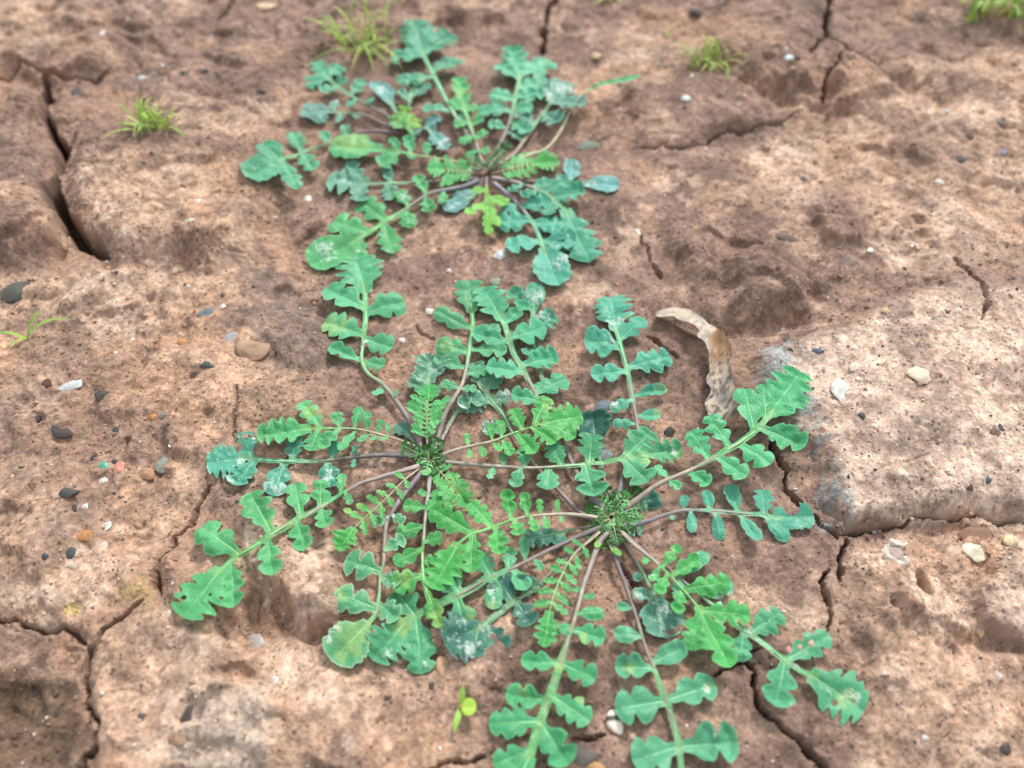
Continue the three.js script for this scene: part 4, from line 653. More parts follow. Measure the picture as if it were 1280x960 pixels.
const rosetteD = plantAt(504, 164, 'small blue-green rosette behind, left of the farthest rosette, with a bright bud');
{
  const P = rosetteD, c = { cell: 0.5 };
  leaf(P, [500, 166, 480, 165, 456, 165, 430, 172, 408, 180, 385, 188, 362, 197, 348, 203], [[352, 201, 307, 222, 37, { teeth: 5, deep: 0.06 }], [352, 200, 328, 181, 26, { deep: 0.06 }], [354, 204, 371, 234, 24, { teeth: 5 }], [377, 190, 366, 166, 21], [380, 192, 393, 214, 22], [410, 179, 405, 165, 16], [434, 170, 431, 158, 13]], { ...c, tint: 'teal', lift: 4.5, stalk: 3.5, wing: 3.5, greenFrom: 0.8 });
  leaf(P, [499, 162, 479, 155, 456, 144, 430, 141, 408, 141], [[412, 141, 377, 138, 26, { deep: 0.06 }], [420, 141, 417, 125, 13], [408, 142, 396, 153, 18], [425, 141, 422, 152, 10], [444, 142, 446, 152, 9]], { ...c, tint: 'blue', lift: 4, stalk: 3.5, wing: 2.5, crust: [[418, 128, 6], [390, 135, 6]] });
  leaf(P, [500, 160, 491, 150, 475, 140, 458, 131, 430, 115, 408, 97], [[412, 101, 394, 76, 20, { teeth: 5 }], [410, 100, 381, 105, 17], [410, 98, 426, 80, 18], [422, 109, 401, 116, 13], [424, 108, 432, 99, 12], [439, 119, 454, 100, 14], [444, 124, 437, 138, 12], [456, 130, 468, 124, 9]], { ...c, tint: 'teal', lift: 5, stalk: 3.5, wing: 3 });
  leaf(P, [505, 158, 511, 135, 516, 112], [[514, 118, 522, 94, 14], [514, 122, 534, 104, 18, { deep: 0.1 }], [513, 128, 500, 114, 12]], { ...c, tint: 'dust', lift: 5, stalk: 3.5, lemon: [[530, 103, 10]] });
  leaf(P, [502, 158, 494, 138, 486, 126], [[490, 132, 470, 105, 24, { deep: 0.05 }]], { ...c, tint: 'blue', lift: 4, stalk: 3, crust: [[477, 113, 9]] });
  leaf(P, [508, 164, 526, 160, 544, 164], [[538, 162, 558, 188, 20], [530, 161, 549, 148, 16], [526, 160, 514, 172, 12]], { ...c, tint: 'blue', lift: 5, stalk: 3, crust: [[552, 180, 9]] });
  for (const [x, y, w] of [[494, 146, 15], [507, 136, 15], [520, 146, 16], [498, 156, 13], [515, 158, 13]]) feather(P, [504, 162, lerp(504, x, 0.4), lerp(162, y, 0.4), lerp(504, x, 0.75), lerp(162, y, 0.75)], [x, y], 3, w, { lift: 9, tint: x > 505 && y < 150 ? 'bright' : 'young', cell: 0.4 });
}

// ------------------------------------------------------------ grass tufts, a seedling, a dead leaf
const bladeOfGrass = new THREE.MeshPhysicalMaterial({ vertexColors: true, side: THREE.DoubleSide, roughness: 0.9, transmission: 0.25, thickness: 0, clearcoat: 0.3, clearcoatRoughness: 0.5 });
function grassBlade(parent, a, b, c, w, c0, c1) { // from a over b to c, w wide; keeled
  const q = new THREE.QuadraticBezierCurve3(new THREE.Vector3(...a), new THREE.Vector3(...b), new THREE.Vector3(...c)), n = 12, pos = [], col = [], idx = [];
  for (let i = 0; i <= n; i++) {
    const t = i / n, p = q.getPoint(t), d = q.getTangent(t), s = new THREE.Vector3(-d.z, 0, d.x).normalize(), h = w * 0.5 * (0.55 + 0.9 * t - 0.35 * t * t) * (1 - t ** 3) + 0.02 * mm, up = 0.3 * h;
    for (const k of [-1, 0, 1]) { pos.push(p.x + s.x * h * k, p.y + (k ? up : 0), p.z + s.z * h * k); for (let m = 0; m < 3; m++) col.push(lerp(c0[m], c1[m], t) * (k ? 1 : 1.12)); }
    if (i) { const e = 3 * (i - 1); for (const k of [0, 1]) idx.push(e + k, e + k + 1, e + k + 3, e + k + 1, e + k + 4, e + k + 3); }
  }
  const g = new THREE.BufferGeometry(); g.setAttribute('position', new THREE.Float32BufferAttribute(pos, 3)); g.setAttribute('color', new THREE.Float32BufferAttribute(col, 3)); g.setIndex(idx); g.computeVertexNormals();
  return part('blade', g, bladeOfGrass, parent);
}
const LIME = srgb(158, 190, 76), MEADOW = srgb(98, 146, 60), DRYGRASS = srgb(186, 176, 110);
function tuft(px, py, label, count, reach, w, seed, o = {}) {
  const base = rest(px, py, 0), u = pxSize(base.depth), r = rng(seed), t = thing('grass_tuft', label, 'grass tuft', [base.x, base.y, base.z], 'small grass tufts');
  for (let k = 0; k < count; k++) {
    const a = (o.from ?? 0) + (k + r()) / count * (o.span ?? 2 * Math.PI), L = reach * u * (0.45 + 0.55 * r()), out = 0.35 + 0.65 * r(), s = (o.spread ?? 0.2) * reach * u;
    const x0 = s * (r() - 0.5) * 2, z0 = s * (r() - 0.5) * 1.2, ex = x0 + Math.cos(a) * L * out, ez = z0 + Math.sin(a) * L * out, hy = L * (0.35 + 0.6 * (1 - out) * (o.up ?? 1));
    const droop = out > 0.75 ? 0.5 : 1;
    grassBlade(t, [x0, -0.5 * mm, z0], [lerp(x0, ex, 0.4), hy, lerp(z0, ez, 0.4)], [ex, Math.max(0.6 * mm, hy * droop * 0.8), ez], w * u * (0.7 + 0.6 * r()), r() < (o.dry ?? 0.1) ? DRYGRASS : LIME, r() < (o.dry ?? 0.1) ? DRYGRASS : r() < 0.5 ? MEADOW : LIME);
  }
  return t;
}
tuft(195, 158, 'small bright green grass tuft on bare earth right of the wide crack', 56, 50, 3, 1, { spread: 0.4, up: 1.1 });
tuft(455, 62, 'larger grass tuft with long dry blades behind the small rosette', 44, 96, 2.8, 2, { spread: 0.28, dry: 0.1, up: 1.3 });
tuft(884, 82, 'wispy light green grass tuft between the far rosette and the right-hand crack', 40, 54, 2.8, 3, { spread: 0.45, up: 1.4 });
tuft(1243, 14, 'broad-bladed green grass tuft cut by the upper right corner', 40, 84, 6, 4, { spread: 0.5, up: 1.2 });
tuft(1290, 12, 'grass tuft at the right edge behind the broad-bladed one', 16, 40, 8, 5, { spread: 0.5 });
tuft(764, 0, 'tiny yellow-green grass sprout on the upper edge right of the crack', 10, 20, 5, 6, { spread: 0.5 });
tuft(833, 46, 'single tiny green sprout left of the wispy grass tuft', 4, 14, 4, 7);
{
  const b = rest(34, 424, 0), t = thing('grass_sprout', 'lone light green grass sprout with arching blades near the left edge', 'grass sprout', [b.x, b.y, b.z]), u = pxSize(b.depth);
  for (const [x, y, h, lift, w] of [[54, 385, 6, 7, 5], [92, 399, 9, 5, 5], [-6, 418, 6, 3, 5], [8, 436, 3, 1.2, 4], [46, 398, 7, 8, 4]]) { const e = rest(x, y, lift * mm); grassBlade(t, [0, 0, 0], [(e.x - b.x) * 0.45, h * mm, (e.z - b.z) * 0.45], [e.x - b.x, e.y - b.y, e.z - b.z], w * u, LIME, MEADOW); }
}
{
  const b = rest(577, 886, 0), t = thing('seedling', 'tiny seedling with two narrow leaves and one round yellow-green leaf', 'seedling', [b.x, b.y, b.z]), u = pxSize(b.depth), YG = srgb(150, 188, 84);
  for (const [x, y] of [[579, 856], [567, 917]]) { const e = rest(x, y, 2.5 * mm); grassBlade(t, [0, 1.5 * mm, 0], [(e.x - b.x) * 0.5, 3.5 * mm, (e.z - b.z) * 0.5], [e.x - b.x, e.y - b.y, e.z - b.z], 10 * u, YG, YG); }
  const e = rest(586, 884, 3 * mm), g = new THREE.SphereGeometry(10 * u, 22, 12); g.scale(0.95, 0.22, 1.1);
  const p = g.attributes.position; for (let i = 0; i < p.count; i++) { p.setY(i, p.getY(i) + 0.25 * Math.abs(p.getZ(i)) + 0.4 * mm * vn(p.getX(i) * 300, p.getZ(i) * 300, 3)); p.setXYZ(i, p.getX(i) + e.x - b.x, p.getY(i) + e.y - b.y, p.getZ(i) + e.z - b.z); }
  g.computeVertexNormals(); part('round_leaf', g, new THREE.MeshPhysicalMaterial({ color: new THREE.Color().setRGB(...srgb(158, 192, 70)), roughness: 0.5, bumpMap: veinBump, bumpScale: 0.1 * mm }), t);
  part('stem', new THREE.CylinderGeometry(0.4 * mm, 0.5 * mm, 4 * mm, 8).translate(0, 1 * mm, 0), new THREE.MeshStandardMaterial({ color: new THREE.Color().setRGB(...srgb(150, 120, 90)), roughness: 0.7 }), t);
}
{ // the dead leaf: a dry ribbon, bent over and hanging into the hollow
  const left = [818, 397, 836, 396, 856, 402, 874, 416, 882, 434, 883, 455, 886, 480, 882, 508, 886, 534], right = [822, 390, 842, 384, 862, 388, 884, 400, 906, 420, 917, 448, 920, 478, 923, 508, 922, 530], high = [1.5, 4, 5.5, 6.5, 6.5, 5, 4, 3.5, 3];
  const b = rest(900, 470, 0), t = thing('dead_leaf', 'dry curled tan dead leaf with dark spots lying in the hollow', 'dead leaf', [b.x, b.y, b.z]);
  const L = [], R = []; for (let i = 0; i < 9; i++) { const edge = i < 4 ? -1.5 : 0; const a = rest(left[2 * i], left[2 * i + 1], (high[i] - edge) * mm), c = rest(lerp(right[2 * i], left[2 * i], i < 4 ? 0.1 : 0.16), lerp(right[2 * i + 1], left[2 * i + 1], 0.1), (high[i] + edge) * mm); L.push(a); R.push(c); }
  const n = 90, m = 22, l = smoothLine(L, n), q = smoothLine(R, n), pos = [], col = [], idx = [], TAN = srgb(186, 172, 150), DARK = srgb(84, 78, 78), RUST = srgb(156, 120, 88), GREYTAN = srgb(150, 141, 132);
  for (let i = 0; i < n; i++) for (let j = 0; j <= m; j++) {
    const v = j / m, p = l[i].clone().lerp(q[i], v), s = i / n; p.y += (2.6 * (Math.abs(2 * v - 1) ** 1.6 - 0.4) * (s > 0.4 ? 1 : 0.35) * (v > 0.5 ? 1 : 0.5) + 0.55 * vn(s * 16, v * 3, 5) + 0.25 * vn(s * 50, v * 8, 6)) * mm;
    p.x += 1.1 * mm * vn(s * 13, v > 0.5 ? 9 : 2, 8) * Math.abs(v - 0.5) * 2;
    p.y = Math.max(p.y, ground(p.x, p.z, false) + 0.3 * mm); pos.push(p.x - b.x, p.y - b.y, p.z - b.z);
    const d = sstep(0.08, 0.3, vn(s * 52, v * 7, 11) * 0.6 + vn(s * 130, v * 18, 12) * 0.5) * sstep(0.45, 0.6, s), rust = sstep(0.36, 0.44, s) * (1 - sstep(0.56, 0.72, s)) * sstep(0.15, 0.6, v + 0.4 * vn(s * 30, v * 4, 2)) + sstep(0.93, 0.97, s), k = sstep(-0.3, 0.4, vn(s * 40, v * 4, 14));
    for (let c = 0; c < 3; c++) col.push(lerp(lerp(lerp(TAN[c], GREYTAN[c], k), RUST[c], clamp(rust)), DARK[c], 0.85 * d));
    if (i && j) { const a = (i - 1) * (m + 1) + j - 1, e = a + m + 1; idx.push(a, e, a + 1, a + 1, e, e + 1); }
  }
  const g = new THREE.BufferGeometry(); g.setAttribute('position', new THREE.Float32BufferAttribute(pos, 3)); g.setAttribute('color', new THREE.Float32BufferAttribute(col, 3)); g.setIndex(idx); g.computeVertexNormals();
  part('dry_blade', g, new THREE.MeshPhysicalMaterial({ vertexColors: true, side: THREE.DoubleSide, roughness: 0.85, transmission: 0.12, thickness: 0 }), t);
}

// ------------------------------------------------------------ pebbles, chips and shells
function stone(seed, flat, sharp, detail = 3) { // a unit stone: a lump cut by a few random planes
  const raw = new THREE.IcosahedronGeometry(1, detail); raw.deleteAttribute('uv'); raw.deleteAttribute('normal'); const g0 = mergeVertices(raw), r = rng(seed), cuts = [];
  for (let k = 0; k < 14; k++) { const v = new THREE.Vector3(r() - 0.5, r() - 0.5, r() - 0.5).normalize(); cuts.push([v, 0.5 + 0.42 * r()]); }
  const p = g0.attributes.position, v = new THREE.Vector3();
  for (let i = 0; i < p.count; i++) {
    v.fromBufferAttribute(p, i).normalize(); let s = 1 + 0.1 * vn(v.x * 1.7 + seed, v.y * 1.7 + v.z * 1.3, 3);
    for (const [n, d] of cuts) { const c = v.dot(n); if (c > 0.05) { const lim = d / c; s = Math.min(s, lerp(s, lim, sharp)); } }
    s += 0.03 * vn(v.x * 6 + seed, v.y * 6 + v.z * 5, 5); v.multiplyScalar(s); p.setXYZ(i, v.x, v.y * flat, v.z);
  }
  const tone = new Float32Array(p.count * 3); for (let i = 0; i < p.count; i++) { const x = p.getX(i), y = p.getY(i), z = p.getZ(i), t = 0.86 + 0.22 * vn(x * 3 + seed, z * 3 + y * 2, 21) + 0.16 * vn(x * 9 + y * 7, z * 9 + seed, 22); tone.fill(t, 3 * i, 3 * i + 3); }
  g0.setAttribute('color', new THREE.BufferAttribute(tone, 3)); g0.computeVertexNormals();
  return g0;
}
const stoneMats = {};
function stoneMat(r, g, b, rough = 0.75) { const k = [r, g, b, rough].join(); return stoneMats[k] ??= new THREE.MeshStandardMaterial({ color: new THREE.Color().setRGB(...srgb(r * 0.9, g * 0.88, b * 0.86)), vertexColors: true, roughness: rough }); }
const kinds = Array.from({ length: 8 }, (_, k) => [stone(k * 7 + 3, 0.6, 1), stone(k * 7 + 4, 0.75, 0.5)]);
let stones = 0;
function pebble(px, py, w, h, colour, label, o = {}) { // w, h as seen in the photograph; half sunk in the earth
  const k = stones++, r = rng(900 + k), c = rest(px, py + h * 0.1, (o.lift ?? 0.2) * w * 0.2 * mm), u = pxSize(c.depth), y0 = ground(c.x, c.z);
  const m = shadows(new THREE.Mesh(kinds[k % 8][o.round ? 1 : 0], stoneMat(...colour)));
  m.name = numbered(o.name ?? 'pebble'); m.position.set(c.x, (o.onLeaf ? c.y : Math.max(y0, c.y - 2 * mm)) + (o.onLeaf ? 0.14 : -0.02) * h * u, c.z);
  m.scale.set(w * u * 0.62, (o.tall ?? 0.75) * Math.min(w, h) * u * 0.62, h * u * 0.76); m.rotation.y = o.turn ?? (r() - 0.5) * 0.7; m.rotation.z = (r() - 0.5) * 0.3;
  tag(m, label, o.kind ?? 'pebble', o.group ?? 'pebbles in the earth'); scene.add(m); return m;
}
const WHITE = [226, 226, 222, 0.5], BLUEWHITE = [206, 216, 222, 0.45], SLATE = [84, 86, 84], BLACK = [74, 66, 64], TANS = [196, 172, 142], OCHRE = [202, 146, 84], DGREEN = [76, 88, 84], BLUEGREY = [112, 128, 140], BRN = [92, 66, 56];
pebble(17, 358, 42, 24, [88, 92, 84], 'long grey-green pebble on the left edge under the crack', { round: 1, turn: 0.5 });
pebble(220, 331, 20, 27, [206, 182, 154], 'pale beige stone lodged below the left ledge');
pebble(256, 388, 19, 11, BLUEGREY, 'blue-grey pebble with pale front, above the grey-white one');
pebble(277, 379, 8, 7, WHITE, 'tiny white pebble just right of the blue-grey one on the left slope');
pebble(290, 420, 22, 15, [168, 172, 172], 'grey-white pebble against the flat tan clod');
pebble(319, 430, 44, 26, [178, 150, 128, 0.9], 'flat tan clod with a notched corner on the left slope', { kind: 'clod', name: 'clod', tall: 0.6, group: 'clods' });
pebble(228, 424, 14, 9, OCHRE, 'orange pebble alone on the left slope above the dark green one');
pebble(259, 455, 18, 11, DGREEN, 'dark green-grey pebble below the orange one on the left slope');
pebble(89, 477, 32, 13, BLUEWHITE, 'long bluish white pebble on the left slope', { turn: 0.25 });
pebble(57, 478, 14, 10, BRN, 'dark brown pebble left of the long bluish white one');
pebble(129, 495, 22, 13, [78, 68, 66], 'dark flat pebble right below the long bluish white one');
pebble(76, 538, 28, 13, BLACK, 'black knobbly pebble, largest of the dark ones on the left slope');
pebble(42, 520, 10, 10, BLACK, 'small black pebble up left of the black knobbly one');
pebble(147, 538, 10, 9, [70, 70, 74], 'small dark pebble right of the black knobbly one');
pebble(191, 518, 10, 10, OCHRE, 'small orange pebble touching a grey one');
pebble(204, 516, 14, 12, [142, 136, 134], 'grey pebble touching a small orange one');
pebble(203, 575, 20, 22, [142, 150, 142], 'grey-green pebble standing on the left slope beside the dusty leaf', { tall: 0.9 });
pebble(149, 582, 15, 12, [226, 158, 140], 'pink pebble in the coloured trio on the left');
pebble(127, 583, 14, 12, [92, 176, 146, 0.4], 'turquoise green pebble in the coloured trio on the left');
pebble(128, 598, 15, 13, [222, 224, 226, 0.45], 'white pebble below the turquoise one');
pebble(119, 573, 9, 8, BLACK, 'black speck of stone just above the turquoise pebble');
pebble(144, 576, 8, 7, BLACK, 'black speck of stone between the turquoise and pink pebbles');
pebble(89, 617, 23, 13, [72, 74, 72], 'slate-dark pebble below the coloured trio');
pebble(185, 592, 18, 18, [186, 148, 122, 0.9], 'tan soil crumb below the grey-green pebble', { kind: 'clod', name: 'clod', group: 'clods' });
pebble(105, 631, 11, 8, BLUEWHITE, 'small pale blue pebble under the slate-dark one');
pebble(91, 634, 9, 8, BLACK, 'small black pebble left of the pale blue one');
pebble(131, 655, 12, 10, WHITE, 'white pebble above the ochre one at lower left');
pebble(106, 667, 22, 13, [192, 140, 88], 'ochre oval pebble at lower left', { round: 1 });
pebble(129, 682, 12, 10, [222, 206, 196], 'pinkish white pebble right below the ochre oval one');
pebble(89, 688, 14, 14, [74, 82, 88], 'blue-black pebble below the ochre oval one');
pebble(56, 694, 10, 9, [56, 66, 78], 'small navy pebble left of the blue-black one');
pebble(91, 706, 14, 9, [204, 190, 174], 'pale flat pebble under the blue-black one');
pebble(229, 890, 26, 23, [62, 52, 48, 0.55], 'dark brown shiny stone sunk in its own pit at lower left', { tall: 0.9 });
pebble(221, 919, 22, 14, [168, 140, 118], 'tan pebble below the dark stone in its pit');
pebble(342, 849, 9, 8, WHITE, 'small white pebble at the edge of the pale sandy slab');
pebble(319, 802, 25, 17, [176, 170, 170, 0.4], 'grey three-cornered shard below the dark hole', { tall: 0.5 });
pebble(71, 892, 10, 8, BLACK, 'black pebble on the dark mossy patch in the lower left corner');
pebble(178, 895, 12, 11, [92, 84, 80], 'dark pebble left of the shiny stone in its pit');
pebble(179, 97, 14, 9, BLUEWHITE, 'white pebble on the flat grey crust at upper left');
pebble(239, 273, 18, 11, [206, 214, 208, 0.45], 'flat white pebble on the left ledge');
pebble(247, 249, 10, 8, WHITE, 'small white pebble above the flat white one on the left ledge');
pebble(384, 247, 10, 11, WHITE, 'white pebble left of the spread grey leaf of the far rosette');
pebble(127, 257, 10, 14, [204, 168, 148], 'pinkish upright pebble on the left ledge beside the crack', { tall: 1 });
pebble(332, 5, 24, 12, [222, 200, 166], 'cream chip on the upper edge', { tall: 0.5 });
pebble(96, 115, 14, 11, [70, 76, 82], 'blue-black pebble right of the wide crack');
pebble(232, 91, 12, 9, BLACK, 'black pebble, left one of the pair at upper left');
pebble(252, 89, 17, 11, [80, 72, 68], 'dark knobbly pebble, right one of the pair at upper left');
pebble(325, 112, 12, 9, BLACK, 'black pebble left of the small far rosette');
pebble(323, 127, 12, 11, [66, 68, 78], 'navy pebble below the black one left of the small far rosette');
pebble(127, 40, 9, 8, WHITE, 'white pebble on the rough slab in the upper left corner');
pebble(752, 506, 25, 15, BLUEGREY, 'blue-grey oval pebble left of the leaf with pale curled tips', { round: 1, turn: 0.2 });
pebble(754, 567, 23, 13, [130, 148, 152], 'blue-grey pebble framed between lobes of the long leaf', { round: 1 });
pebble(838, 540, 15, 13, [48, 44, 44], 'black pebble below the leaf with pale curled tips');
pebble(503, 424, 8, 7, WHITE, 'small white pebble right of the leaf with the yellowed stalk');
pebble(538, 389, 10, 11, [222, 220, 214], 'white pebble at the tip of a lobe above the left rosette');
pebble(562, 338, 8, 6, WHITE, 'tiny white chip between the far rosette and the left rosette');
pebble(620, 348, 14, 12, [148, 160, 140], 'grey-green flat chip between the far and middle rosettes');
pebble(626, 316, 19, 12, BLUEWHITE, 'bluish white pebble under the far rosette');
pebble(797, 288, 5, 10, WHITE, 'thin white sliver right of the far rosette');
pebble(541, 857, 10, 8, BLACK, 'black pebble at the lower edge below the wide leaf');
pebble(661, 442, 8, 6, [222, 160, 150], 'tiny pink chip between lobes of the middle leaf', { lift: 2 });
pebble(556, 828, 20, 26, [206, 170, 140], 'cream and tan chip beside the lower leaf lobe');
pebble(729, 942, 40, 26, [96, 90, 86], 'dark grey flat stone on the lower edge', { tall: 0.5 });
pebble(746, 958, 32, 16, [190, 152, 106], 'tan stone cut by the lower edge');
pebble(792, 918, 8, 8, [226, 196, 170], 'tiny peach pebble right of the white tooth-shaped shell');
pebble(759, 698, 13, 18, [146, 118, 104, 0.9], 'brown papery scale under the middle crown', { kind: 'bud scale', name: 'bud_scale', tall: 0.5, group: 'plant scraps' });
pebble(1051, 484, 20, 26, [216, 222, 216, 0.45], 'white upright chip on the pale block beside the tall leaf', { tall: 0.5 });
pebble(1154, 465, 32, 20, [220, 204, 178, 0.55], 'broad cream chip on top of the pale block', { tall: 0.6 });
pebble(1067, 458, 11, 10, [214, 208, 196], 'cream pebble above the white upright chip');
pebble(1078, 471, 13, 6, [214, 208, 196], 'thin cream chip between the upright and broad chips');
pebble(1024, 438, 14, 7, [86, 98, 118], 'blue-grey flat pebble at the top of the bluish streak');
pebble(988, 436, 7, 6, BLACK, 'black speck of stone in the bluish streak');
pebble(981, 407, 7, 6, WHITE, 'white speck of stone above the bluish streak');
pebble(1252, 531, 9, 9, [66, 70, 80], 'dark pebble paired with a brown one on the pale block');
pebble(1245, 538, 11, 9, [124, 100, 88], 'brown pebble paired with a dark one on the pale block');
pebble(1236, 597, 10, 8, [66, 78, 98], 'navy pebble near the foot of the pale block');
pebble(1215, 607, 9, 8, [70, 54, 50], 'dark brown pebble near the foot of the pale block');
pebble(1078, 517, 9, 8, [76, 76, 80], 'dark pebble below the white upright chip');
pebble(1183, 390, 8, 6, BLACK, 'black pebble left of the right-hand pit');
pebble(1108, 387, 12, 9, [222, 194, 150], 'cream pebble above the pale block');
pebble(1087, 313, 9, 7, WHITE, 'white pebble upper right of the grey flake');
pebble(1056, 326, 24, 14, [118, 104, 98], 'grey flake upper right of the pale block', { tall: 0.5 });
{ // shell: a worn ring with a hollow middle
  const c = rest(1120, 692, 1 * mm), u = pxSize(c.depth), g = new THREE.TorusGeometry(13 * u, 5 * u, 14, 40, 5.0); g.rotateX(-Math.PI / 2); g.scale(1.15, 0.7, 1);
  const p = g.attributes.position; for (let i = 0; i < p.count; i++) { const x = p.getX(i), z = p.getZ(i), k = 1 + 0.16 * vn(x * 500, z * 500, 4) + 0.08 * vn(x * 1500, z * 1500, 6); p.setXYZ(i, x * k, p.getY(i) * k + 0.8 * mm * vn(x * 900, z * 900, 9), z * k); } g.computeVertexNormals();
  const t = thing('shell', 'worn whitish ring-shaped shell half sunk in the crust at right', 'shell', [c.x, ground(c.x, c.z) + 1.0 * mm, c.z], 'shells'); part('ring', g, stoneMat(214, 202, 194, 0.7), t);
  const inner = stone(61, 0.5, 0.3); inner.scale(12 * u, 6 * u, 10 * u); part('core', inner, stoneMat(182, 168, 160, 0.7), t); t.rotation.y = 0.6;
}
{ // shell: a white pointed tooth with a dark band near its broad end
  const a = rest(764, 888, 1.5 * mm), c = rest(777, 918, 0.8 * mm), u = pxSize(a.depth), n = 26, m = 16, pos = [], col = [], idx = [], A = new THREE.Vector3(a.x, a.y, a.z), C = new THREE.Vector3(c.x, c.y, c.z), d = C.clone().sub(A), s = new THREE.Vector3(-d.z, 0, d.x).normalize();
  for (let i = 0; i <= n; i++) for (let j = 0; j <= m; j++) { const t = i / n, f = j / m * 2 * Math.PI, w = u * 10.5 * Math.pow(Math.sin(Math.PI * Math.pow(clamp(t, 0.02, 0.995), 0.72)), 0.6), q = A.clone().addScaledVector(d, t).addScaledVector(s, Math.cos(f) * w + 2 * u * Math.sin(t * 3)); q.y += Math.sin(f) * w * 0.5; pos.push(q.x - a.x, q.y - a.y, q.z - a.z); const band = sstep(0.18, 0.26, t + 0.1 * Math.cos(f)) * (1 - sstep(0.42, 0.48, t + 0.12 * Math.cos(f))), o = srgb(232, 222, 206), e = srgb(78, 68, 68); for (let k = 0; k < 3; k++) col.push(lerp(o[k], e[k], band)); if (i && j) { const b = (i - 1) * (m + 1) + j - 1, g = b + m + 1; idx.push(b, b + 1, g, b + 1, g + 1, g); } }
  const g = new THREE.BufferGeometry(); g.setAttribute('position', new THREE.Float32BufferAttribute(pos, 3)); g.setAttribute('color', new THREE.Float32BufferAttribute(col, 3)); g.setIndex(idx); g.computeVertexNormals();
  const t = thing('shell', 'white tooth-shaped shell with a dark band by the lower leaf', 'shell', [a.x, a.y, a.z], 'shells'); part('husk', g, new THREE.MeshStandardMaterial({ vertexColors: true, roughness: 0.45, side: THREE.DoubleSide }), t);
}
pebble(1219, 687, 27, 18, [232, 226, 204, 0.5], 'creamy white chip under the foot of the pale block');
pebble(1266, 673, 17, 14, [226, 210, 166, 0.5], 'pale yellow pebble right of the creamy white chip', { round: 1 });
pebble(1225, 666, 44, 20, [150, 118, 100, 0.92], 'flat brown soil flake over the creamy white chip', { kind: 'clod', name: 'clod', tall: 0.5, group: 'clods' });
pebble(1227, 788, 10, 10, [214, 190, 150], 'buff pebble below the flat pale plate at right');
pebble(1250, 844, 11, 11, [196, 192, 190], 'grey-white pebble at the right above the lower corner');
pebble(1157, 920, 10, 9, WHITE, 'white pebble alone in the blurred lower right corner');
pebble(1257, 932, 15, 13, [74, 68, 68], 'dark pebble in the lower right corner');
pebble(1105, 842, 6, 6, WHITE, 'white speck of stone right of the powdery leaf tip');
pebble(1097, 661, 7, 6, [186, 184, 190], 'grey speck of stone above the ring-shaped shell');
pebble(857, 121, 14, 10, BLUEWHITE, 'bluish white pebble below the wispy grass tuft');
pebble(987, 72, 14, 9, [170, 200, 212, 0.45], 'light blue pebble left of the upper right crack');
pebble(872, 14, 16, 12, [82, 66, 58], 'dark brown pebble on the upper edge');
pebble(1185, 136, 10, 12, [192, 190, 186], 'grey-white pebble on the upper right slope');
pebble(1249, 150, 18, 12, [128, 122, 112], 'grey stone on the upper right slope');
pebble(1201, 196, 14, 11, [64, 62, 56], 'black-green pebble on the upper right slope');
pebble(1211, 168, 12, 8, [70, 64, 66], 'dark flat pebble above the black-green one');
pebble(1252, 189, 9, 7, [150, 156, 190], 'lilac pebble right of the black-green one');
pebble(1177, 225, 12, 8, [220, 216, 210], 'white flat pebble below the black-green one');
pebble(1005, 223, 9, 8, [78, 78, 88], 'dark pebble in the middle of the upper right slope');
pebble(988, 294, 28, 13, [92, 80, 74], 'dark grey flake above the rounded lump', { tall: 0.5 });
pebble(747, 67, 13, 13, [214, 184, 152], 'buff pebble right of the crack behind the far rosette');
pebble(737, 177, 34, 15, [118, 136, 128], 'grey-green flat stone right of the far rosette', { tall: 0.5, turn: 0.4 });
pebble(1014, 803, 7, 7, [222, 184, 164, 0.9], 'pink soil crumb on the powdery leaf, nearest its tip', { onLeaf: 1, lift: 9, group: 'crumbs on the powdery leaf', kind: 'crumb', name: 'crumb' });
pebble(999, 808, 6, 5, [214, 180, 160, 0.9], 'pink soil crumb on the powdery leaf, middle of three', { onLeaf: 1, lift: 9, group: 'crumbs on the powdery leaf', kind: 'crumb', name: 'crumb' });
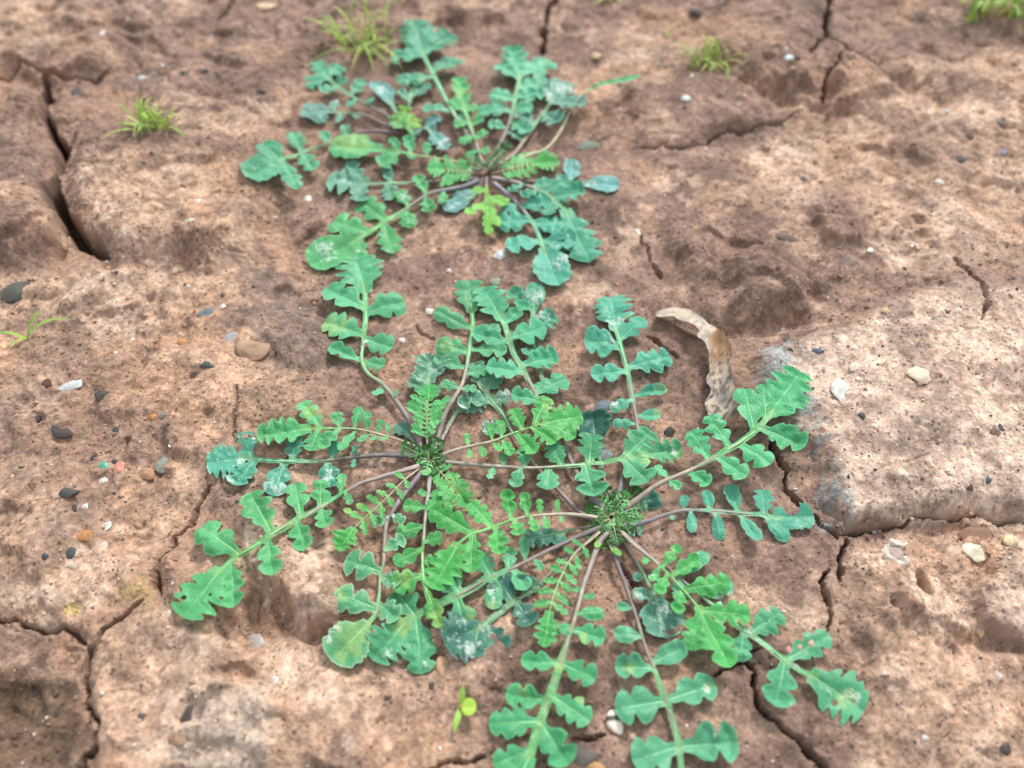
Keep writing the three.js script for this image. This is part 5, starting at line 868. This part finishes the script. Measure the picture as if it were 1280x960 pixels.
pebble(986, 812, 6, 6, [210, 176, 156, 0.9], 'pink soil crumb on the powdery leaf, nearest its stalk', { onLeaf: 1, lift: 9, group: 'crumbs on the powdery leaf', kind: 'crumb', name: 'crumb' });

// ------------------------------------------------------------ grit and soil crumbs that nobody could count
function scatter(name, label, count, size, colours, seed, where, sharp) {
  const g = stone(seed, 0.7, sharp, 1), m = shadows(new THREE.InstancedMesh(g, new THREE.MeshStandardMaterial({ vertexColors: true, roughness: 0.85 }), count)), r = rng(seed), o = new THREE.Object3D(), c = new THREE.Color(), s3 = [0, 0, 0];
  let k = 0; for (let tries = 0; k < count && tries < count * 6; tries++) {
    const x = (r() - 0.5) * 0.62, z = -0.43 + 0.43 * r(); if (r() > where(x, z)) continue;
    const s = size * (0.35 + 0.5 * r() + 1.1 * r() ** 6) * mm; o.position.set(x, ground(x, z) + s * 0.1, z); o.rotation.set(r() * 6, r() * 6, r() * 6); o.scale.set(s, s * (0.6 + 0.4 * r()), s * (0.7 + 0.5 * r())); o.updateMatrix(); m.setMatrixAt(k, o.matrix);
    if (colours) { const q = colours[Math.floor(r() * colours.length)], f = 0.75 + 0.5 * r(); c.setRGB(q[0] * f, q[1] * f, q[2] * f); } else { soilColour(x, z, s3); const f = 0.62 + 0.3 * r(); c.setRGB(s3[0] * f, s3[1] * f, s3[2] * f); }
    m.setColorAt(k, c); k++;
  }
  m.count = k; m.name = name; tag(m, label, null, null, 'stuff'); scene.add(m);
}
const looseCover = (x, z) => (1 - 0.8 * inZone(smoothEarth, x, z, 4 * mm * vn(x * 60, z * 60, 8))) * (0.5 + 0.5 * vn(x * 40, z * 40, 201));
scatter('soil_crumbs', 'loose crumbs of red-brown soil strewn over the ground', 16000, 0.62, null, 301, (x, z) => 0.15 + looseCover(x, z), 0.5);
scatter('grit', 'fine dark, white and orange grit in the soil', 7000, 0.5, [srgb(70, 66, 66), srgb(96, 88, 84), srgb(206, 200, 194), srgb(224, 222, 218), srgb(190, 140, 96), srgb(120, 90, 76), srgb(160, 150, 144)], 302, (x, z) => 0.12 + looseCover(x, z), 0.9);

renderer.render(scene, camera);
